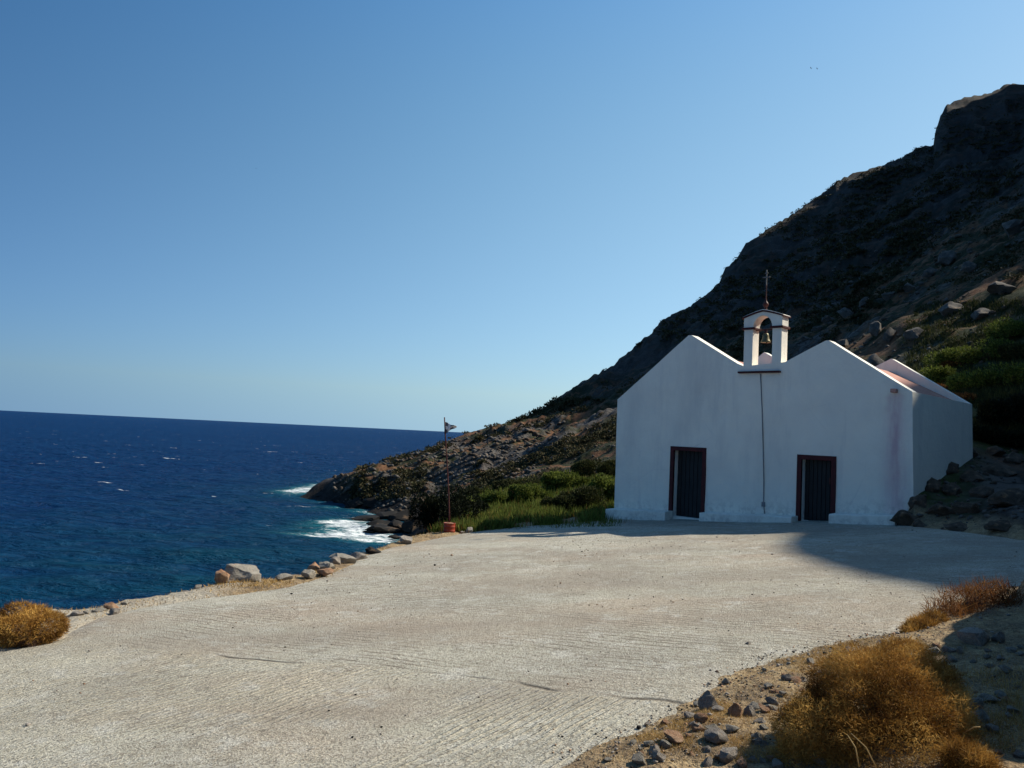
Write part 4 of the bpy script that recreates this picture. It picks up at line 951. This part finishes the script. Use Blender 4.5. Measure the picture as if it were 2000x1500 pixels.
def dry_bush(name, c, dims, n, mat, label, group, seed=1, tw=.055, ww=.0032, L=None, upright=.4):
    root = empty(name, c); tag(root, label, 'bush', group)
    L = L or lobes((0, 0, 0), dims, 7, seed); r_ = np.random.default_rng(seed)
    P = []; D = []
    wts = np.array([l[1][0] * l[1][1] + l[1][2] * l[1][0] for l in L]); wts /= wts.sum()
    for (cc, dd), w_ in zip(L, wts):
        m_ = int(n * w_); v = r_.normal(size=(m_, 3)); v /= np.linalg.norm(v, axis=1, keepdims=True)
        rad = 1 - np.abs(r_.normal(0, .16, m_)); rad *= 1 + .16 * vn(v[:, 0] * 3 + seed, v[:, 1] * 3, v[:, 2] * 3, seed) + .10 * vn(v[:, 0] * 8 + seed, v[:, 1] * 8, v[:, 2] * 8, seed)
        P.append(cc + v * rad[:, None] * dd); D.append(v * (.7 - upright) + [0, 0, upright] + r_.normal(0, .55, (m_, 3)))
    P = np.vstack(P); D = np.vstack(D); k_ = P[:, 2] > -.02; P = P[k_]; D = D[k_]
    V, Fc, t_ = blades(P, r_.uniform(.6, 1.3, len(P)) * tw, ww, seg=2, dirs=D)
    q_ = .12 * max(dims[0], .3) / .5; cl_ = np.repeat(fbm(P[:, 0] / q_, P[:, 1] / q_, P[:, 2] / q_, 3, seed), 5); t_ = np.clip(.5 + .55 * cl_ + .5 * (t_ - .5), 0, 1)
    veg_obj('foliage', [(V, Fc, t_)], mat, root)
    # branches
    m_ = 260; P = P[np.linalg.norm(P - np.median(P, 0), axis=1) < 1.5 * max(np.abs(l[0]).max() + .1 for l in L)]; P2 = np.tile([[0, 0, 0.]], (m_, 1)) + r_.normal(0, .05, (m_, 3)) * [dims[0], dims[1], 0]
    tgt = P[r_.integers(0, len(P), m_)]; dv = (tgt - P2) * .9; H = np.linalg.norm(dv, axis=1)
    V, Fc, t_ = blades(P2, H, .007, dirs=dv, seg=3)
    veg_obj('stem', [(V, Fc, t_)], 'wood', root)
    return root
# big orange bush at lower right
gO = 'dry orange cushion bushes'
def at_px(px, row, Y): p = atY(px, row, Y); return p
bY = 4.35
def lobe_px(px, row, wpx, hpx, Y, dy=.9):
    p = atY(px, row, Y); s_ = Y / F; return (p, (wpx * s_ / 2, wpx * s_ / 2 * dy, hpx * s_ / 2))
bc = onG(1700, 1500); bc = Vector((atY(1700, 1500, bY).x, bY, G(atY(1700, 1500, bY).x, bY)))
Ls = []
for a in ((1720, 1430, 330, 240, bY), (1700, 1350, 230, 160, bY + .1), (1770, 1330, 150, 150, bY + .25), (1760, 1290, 110, 80, bY + .35), (1830, 1400, 130, 170, bY + .1), (1600, 1430, 170, 130, bY - .05), (1575, 1490, 130, 90, bY - .1), (1580, 1400, 80, 50, bY + .1), (1700, 1310, 100, 60, bY + .3), (1830, 1340, 90, 90, bY + .2)):
    p, dd = lobe_px(*a); Ls.append((np.array(p - bc), np.array(dd)))
dry_bush('dry_bush', bc, (.6, .6, .5), 150000, 'orange', 'largest orange-brown cushion bush filling the lower right corner', gO, 3, .024, .0028, Ls, .08)
lb_ = onG(62, 1262)
Ls = []
for a in ((60, 1228, 125, 70, lb_.y + .2), (35, 1198, 60, 42, lb_.y + .35), (95, 1222, 66, 50, lb_.y + .2), (20, 1235, 90, 62, lb_.y + .1), (-30, 1230, 90, 80, lb_.y + .2), (70, 1200, 50, 36, lb_.y + .4)):
    p, dd = lobe_px(*a); Ls.append((np.array(p - lb_), np.array(dd)))
dry_bush('dry_bush', lb_, (.4, .4, .4), 24000, 'orange', 'golden cushion bush at the left edge on the brink above the sea', gO, 4, .038, .0050, Ls, .12)
# rust-brown twiggy bushes at right, partly lit
rb = onG(1890, 1215); rb = Vector((rb.x, rb.y + .1, tz(rb.x, rb.y)))
Ls = []
for a in ((1905, 1185, 130, 70, rb.y), (1850, 1205, 90, 50, rb.y - .2), (1935, 1165, 90, 60, rb.y + .1), (1880, 1225, 120, 60, rb.y - .3), (1965, 1180, 60, 70, rb.y)):
    p, dd = lobe_px(*a); Ls.append((np.array(p - rb), np.array(dd)))
dry_bush('dry_bush', rb, (.45, .4, .4), 4200, 'rusty', 'rust-brown twiggy bush rising at the far end of the bank on the right', gO, 5, .11, .0050, Ls, .6)
rb2 = onG(1800, 1243); Ls = []
for a in ((1800, 1225, 56, 32, rb2.y + .1), (1825, 1215, 50, 36, rb2.y + .2), (1780, 1235, 36, 20, rb2.y)):
    p, dd = lobe_px(*a); Ls.append((np.array(p - rb2), np.array(dd)))
dry_bush('dry_bush', rb2, (.2, .2, .15), 3500, 'orange', 'small orange bush low in front of the rust-brown twiggy one', gO, 6, .06, .0045, Ls, .4)
rb3 = Vector(atY(1890, 1492, 3.9)); rb3.z = tz(rb3.x, rb3.y); Ls = []
for a in ((1890, 1485, 90, 50, 3.9), (1920, 1500, 60, 40, 3.85)):
    p, dd = lobe_px(*a); Ls.append((np.array(p - rb3), np.array(dd)))
dry_bush('dry_bush', rb3, (.2, .2, .15), 4000, 'orange', 'small orange tuft right of the largest bush at the picture bottom', gO, 8, .05, .003, Ls, .4)

# straw cover on verge and brink
def straw():
    parts = []
    def zone(pxr, rowr, n, h, wd, k_=1.):
        px = rng.uniform(*pxr, n * 4); row = rng.uniform(*rowr, n * 4)
        D = np.array(fw)[None] + np.outer((px - 1000) / F, np.array(rt)) - np.outer((row - 750) / F, np.array(up))
        t_ = -1.6 / (D[:, 2] - GX * D[:, 0] - GY * D[:, 1]); x, y = D[:, 0] * t_, D[:, 1] * t_
        dl = dist_poly(x, y, LOT); w_ = (.1 + .9 * ss(-.2, .3, fbm(x * 2.1, y * 2.1, 0, 4, 77))) * k_
        ok = (dl > -.22) & (rng.uniform(size=len(x)) < w_) & ((dl > 0) | (rng.uniform(size=len(x)) < .2)); x, y, dl = x[ok][:n], y[ok][:n], dl[ok][:n]
        z = terr_z(x, y); z = np.where(dl < 0, np.maximum(z, G(x, y) - .02), z) - .005
        parts.append(blades(np.stack([x, y, z], -1), rng.uniform(.4, 1.2, len(x)) * h, wd, lean=1.3, seg=2))
    zone((1140, 1760), (1255, 1500), 30000, .028, .0028)
    zone((1700, 2000), (1290, 1500), 4000, .06, .0035)
    zone((400, 470), (1130, 1170), 500, .06, .009, .5)
    zone((450, 880), (1040, 1170), 6000, .06, .009)
    zone((130, 420), (1150, 1245), 1500, .05, .007, .5)
    zone((-80, 130), (1195, 1265), 500, .06, .007)
    o = veg_obj('dry_grass', parts, 'straw'); tag(o, 'dry straw-coloured grass on the verge and along the brink', 'grass', kind='stuff')
straw()
# dead stalks by the large bush
for i, (pa, pb_2, Y_, lb) in enumerate([((1655, 1435), (1678, 1498), 3.75, 'pale dead stalk leaning in front of the largest orange bush'), ((1662, 1432), (1712, 1500), 3.7, 'second dead stalk crossing in front of the largest orange bush'), ((1870, 1466), (1940, 1470), 4.0, 'pale dead twig lying flat right of the largest bush'), ((1882, 1432), (1914, 1420), 4.1, 'short curved dead twig above the flat one'), ((1925, 1475), (1928, 1500), 3.9, 'short upright dead twig right of the flat one')]):
    a, b = atY(*pa, Y_), atY(*pb_2, Y_ - .05); mid_ = (a + b) / 2 + Vector((.01, 0, .015))
    o = link('dead_stalk', tube([a, mid_, b], [.0015, .0025, .003], 5)); o.data.materials.append(M['straw']); setattr_f(o.data, 'tint', [1.] * len(o.data.vertices)); tag(o, lb, 'stalk', 'dead stalks by the largest bush')

# leafy bushes ------------------------------------------------------
def leafy(name, c, dims, n, mat, label, group, seed, leaf=.06, k=7, stems=True):
    root = empty(name, c); tag(root, label, 'bush', group); r_ = np.random.default_rng(seed)
    L = lobes((0, 0, 0), dims, k, seed, .85); P = []; D = []
    for cc, dd in L:
        m_ = n // len(L); v = r_.normal(size=(m_, 3)); v /= np.linalg.norm(v, axis=1, keepdims=True)
        rad = 1 - np.abs(r_.normal(0, .2, m_)); rad *= 1 + .22 * vn(v[:, 0] * 2.5 + seed, v[:, 1] * 2.5, v[:, 2] * 2.5, seed)
        P.append(cc + v * rad[:, None] * dd); D.append(v + [0, 0, .5] + r_.normal(0, .5, (m_, 3)))
    P = np.vstack(P); D = np.vstack(D); kk = P[:, 2] > -.3; P, D = P[kk], D[kk]
    veg_obj('foliage', [blades(P, r_.uniform(.6, 1.4, len(P)) * leaf, leaf * .5, dirs=D, seg=2)], mat, root)
    if stems:
        m_ = 60; P2 = r_.normal(0, .06, (m_, 3)) * [dims[0], dims[1], 0]; tgt = P[r_.integers(0, len(P), m_)]; dv = tgt - P2
        veg_obj('stem', [blades(P2, np.linalg.norm(dv, axis=1), .02, dirs=dv, seg=3)], 'wood', root)
    return root
gG = 'bushes on the slope between the flagpole and the chapel'
for i, (px, row, w_, h_, Y_, mat, lb) in enumerate([
    (862, 1036, 118, 86, 25.0, 'dgreen', 'very dark rounded bush behind the flagpole'), (908, 1020, 80, 44, 27, 'dgreen', 'very dark bush right behind the flagpole one'), (835, 1040, 60, 40, 24.5, 'dgreen', 'dark bush spilling down toward the cove left of the flagpole'),
    (1150, 1012, 110, 66, 26.5, 'olive', 'big dark-olive bush against the left corner of the chapel'), (1095, 1008, 70, 40, 26.5, 'olive', 'smaller olive bush left of the big olive one'), (1180, 985, 70, 60, 28.5, 'green', 'bright green bush just behind the chapel corner'),
    (1040, 985, 80, 40, 30, 'green', 'bright green bush mid slope'), (960, 990, 70, 30, 30, 'green', 'low green bush up the slope from the flagpole'), (1110, 955, 90, 36, 34, 'green', 'green bush higher up the slope'), (1165, 935, 90, 40, 38, 'olive', 'olive bush high on the slope left of the chapel wall'),
    (1000, 955, 80, 26, 40, 'olive', 'flat olive bush far up the slope'), (925, 965, 46, 16, 36, 'olive', 'low olive bush up beyond the flagpole'), (1050, 930, 70, 24, 48, 'olive', 'farthest flat olive bush on the green slope')]):
    g = atY(px, row, Y_); s_ = Y_ / F; g.z = min(g.z, tz(g.x, g.y) + .15)
    leafy('leafy_bush', g, (w_ * s_ / 2, w_ * s_ / 2 * .8, h_ * s_ * .9), 11000, mat, lb, gG, 60 + i, .075 * (Y_ / 27)**.5)
# green herbs and grass on that slope
def herbs(src=None):
    P = scatter_pts(5200, (880, 1205), (935, 1036), 21, 60); P += scatter_pts(1800, (840, 1205), (1005, 1045), 20.5, 30)
    P = P if src is None else src
    P = np.array([tuple(p) for p in P]); k_ = fbm(P[:, 0] * .8, P[:, 1] * .5, 0, 3, 15) > -.45; P = P[k_]
    P = np.repeat(P, 5, 0) + rng.normal(0, .10, (len(P) * 5, 3)) * [1, 1, 0]; P[:, 2] = terr_z(P[:, 0], P[:, 1]) - .02
    return P
HP = herbs(); hr = np.hypot(HP[:, 0], HP[:, 1])
o = veg_obj('green_herbs', [blades(HP, rng.uniform(.10, .34, len(HP)), .030 * (hr / 25)**.5, lean=.35, seg=2)], 'green'); tag(o, 'fresh green herbs and grass on the slope behind the flagpole', 'grass', kind='stuff')
DP = HP[rng.integers(0, len(HP), 3500)] + rng.normal(0, .3, (3500, 3)) * [1, 1, 0]; DP[:, 2] = terr_z(DP[:, 0], DP[:, 1])
o = veg_obj('dry_herbs', [blades(DP, rng.uniform(.1, .3, len(DP)), .018, lean=.4, seg=2)], 'rusty'); tag(o, 'rust-brown dried herbs mixed into the green slope', 'grass', kind='stuff')

RP = herbs(scatter_pts(5200, (1770, 2000), (590, 850), 24, 75)); rr_ = np.hypot(RP[:, 0], RP[:, 1])
o = veg_obj('olive_herbs', [blades(RP, rng.uniform(.10, .32, len(RP)), .030 * (rr_ / 25)**.5, lean=.5, seg=2)], 'olive'); tag(o, 'low olive-green herbs on the slope above the right side of the chapel', 'grass', kind='stuff')
# bushes above the chapel on the right
gT = 'bushes on the slope right above the chapel'
GTL = ['yellow-green bush nearest the rear gable of the chapel', 'yellow-green bush up and right of the one nearest the rear gable', 'yellow-green bush in the middle of the upper right slope', 'highest yellow-green bush by the right picture edge', 'yellow-green bush just right of the rear gable slope', 'broad yellow-green bush halfway to the right picture edge', 'olive bush cut by the right picture edge',
       'nearly black bush right of the chapel rear corner', 'nearly black bush at the right picture edge, level with the eaves', 'lowest nearly black bush beside the chapel rear corner', 'nearly black bush at the right picture edge above the bank', 'rust-brown bush touching the rear gable outline', 'rust-brown bush above the chapel rear corner', 'small rust-brown bush highest behind the rear gable']
for i, (px, row, w_, h_, Y_, mat) in enumerate([(1840, 735, 90, 44, 38, 'green'), (1880, 700, 110, 50, 39, 'green'), (1935, 685, 110, 56, 38, 'green'), (1975, 645, 90, 56, 40, 'green'), (1900, 745, 100, 46, 34, 'green'), (1960, 735, 110, 60, 32, 'green'), (1990, 690, 70, 50, 36, 'olive'), (1950, 810, 90, 70, 28, 'dgreen'), (1995, 800, 90, 80, 27, 'dgreen'), (1925, 850, 70, 40, 25, 'dgreen'), (1985, 860, 80, 40, 25, 'dgreen'), (1830, 760, 40, 18, 34, 'rusty'), (1870, 780, 60, 24, 31, 'rusty'), (1850, 715, 40, 18, 40, 'rusty')]):
    g = on_terr(px, row + h_ * .3, 19, 60)
    if g is None: continue
    s_ = g.y / F
    leafy('hill_bush', g, (w_ * s_ / 2, w_ * s_ / 2, h_ * s_ * .7), 4200, mat, GTL[i], gT, 80 + i, .09)
# scrub over the hills as one mass
def scrub():
    parts = []
    P = scatter_pts(5000, (880, 1210), (780, 960), 45, 260) + scatter_pts(6500, (1180, 1800), (330, 790), 40, 380) + scatter_pts(5500, (1650, 2000), (200, 800), 40, 380) + scatter_pts(2600, (680, 960), (850, 980), 60, 200)
    P = np.array([tuple(p) for p in P]); k_ = fbm(P[:, 0] / 14, P[:, 1] / 14, P[:, 2] / 14, 4, 19) > np.where(P[:, 0] < 45, .08, -.15); P = P[k_]
    r_ = np.hypot(P[:, 0], P[:, 1]); S = np.clip(r_, 0, 220) * rng.uniform(.0022, .0055, len(P)); m_ = 18
    PP = np.repeat(P, m_, 0); SS = np.repeat(S, m_); v = rng.normal(size=(len(PP), 3)); v /= np.linalg.norm(v, axis=1, keepdims=True); v[:, 2] = np.abs(v[:, 2]) * .75
    PP = PP + v * SS[:, None] * rng.uniform(.5, 1, len(PP))[:, None]
    V, Fc, t_ = blades(PP, SS * .5, SS * .35, dirs=v + rng.normal(0, .5, v.shape), seg=2)
    t_ = np.clip(t_ * .5 + .5 * np.repeat(np.repeat(rng.uniform(0, 1, len(P)), m_), 5), 0, 1)
    o = veg_obj('hillside_scrub', [(V, Fc, t_)], 'scrub'); tag(o, 'dark low scrub covering the headland and the mountain', 'scrub', kind='stuff')
scrub()

# ================================================================== BIRDS
def bird(px, row, Y, s_, lb, rz):
    p = atY(px, row, Y); V, Fc = [], []
    body = lathe([(.01, -.5), (.06, -.35), (.09, -.1), (.085, .1), (.05, .3), (.045, .38), (.012, .48)], Vector((0, 0, 0)), 10)
    bm = bmesh.new(); bm.from_mesh(body); bmesh.ops.rotate(bm, verts=bm.verts, cent=(0, 0, 0), matrix=Matrix.Rotation(R(-90), 3, 'X'))
    for sg in (-1, 1):
        pts = [(.05, .18, .03), (.55, .25, .20), (1.15, .02, .10), (1.0, -.08, .09), (.5, .02, .17), (.05, -.12, .03)]
        up_ = [bm.verts.new((sg * x, y, z + .012)) for x, y, z in pts]; dn_ = [bm.verts.new((sg * x, y, z - .012)) for x, y, z in pts]
        for f in ((0, 1, 4, 5), (1, 2, 3, 4)): bm.faces.new([up_[i] for i in f]); bm.faces.new([dn_[i] for i in reversed(f)])
        for i in range(6): bm.faces.new((up_[i], dn_[i], dn_[(i + 1) % 6], up_[(i + 1) % 6]))
    tl = [bm.verts.new(q) for q in ((0, -.4, .01), (.09, -.68, .01), (-.09, -.68, .01), (0, -.4, -.015))]
    bm.faces.new((tl[0], tl[1], tl[2])); bm.faces.new((tl[3], tl[2], tl[1]))
    bmesh.ops.recalc_face_normals(bm, faces=bm.faces); me = bpy.data.meshes.new('bird'); bm.to_mesh(me); bm.free(); me.materials.append(M['bird'])
    o = link('bird', me, None, p); o.scale = (s_,) * 3; o.rotation_euler = (0, R(8), rz); tag(o, lb, 'bird', 'birds gliding in the sky')
bird(1584, 133, 170, .42, 'left bird of the distant pair high at the upper right', .9)
bird(1596, 134, 172, .38, 'right bird of the distant pair high at the upper right', 1.0)
bird(500, 329, 190, .30, 'lone tiny bird in the left half of the sky', .3)
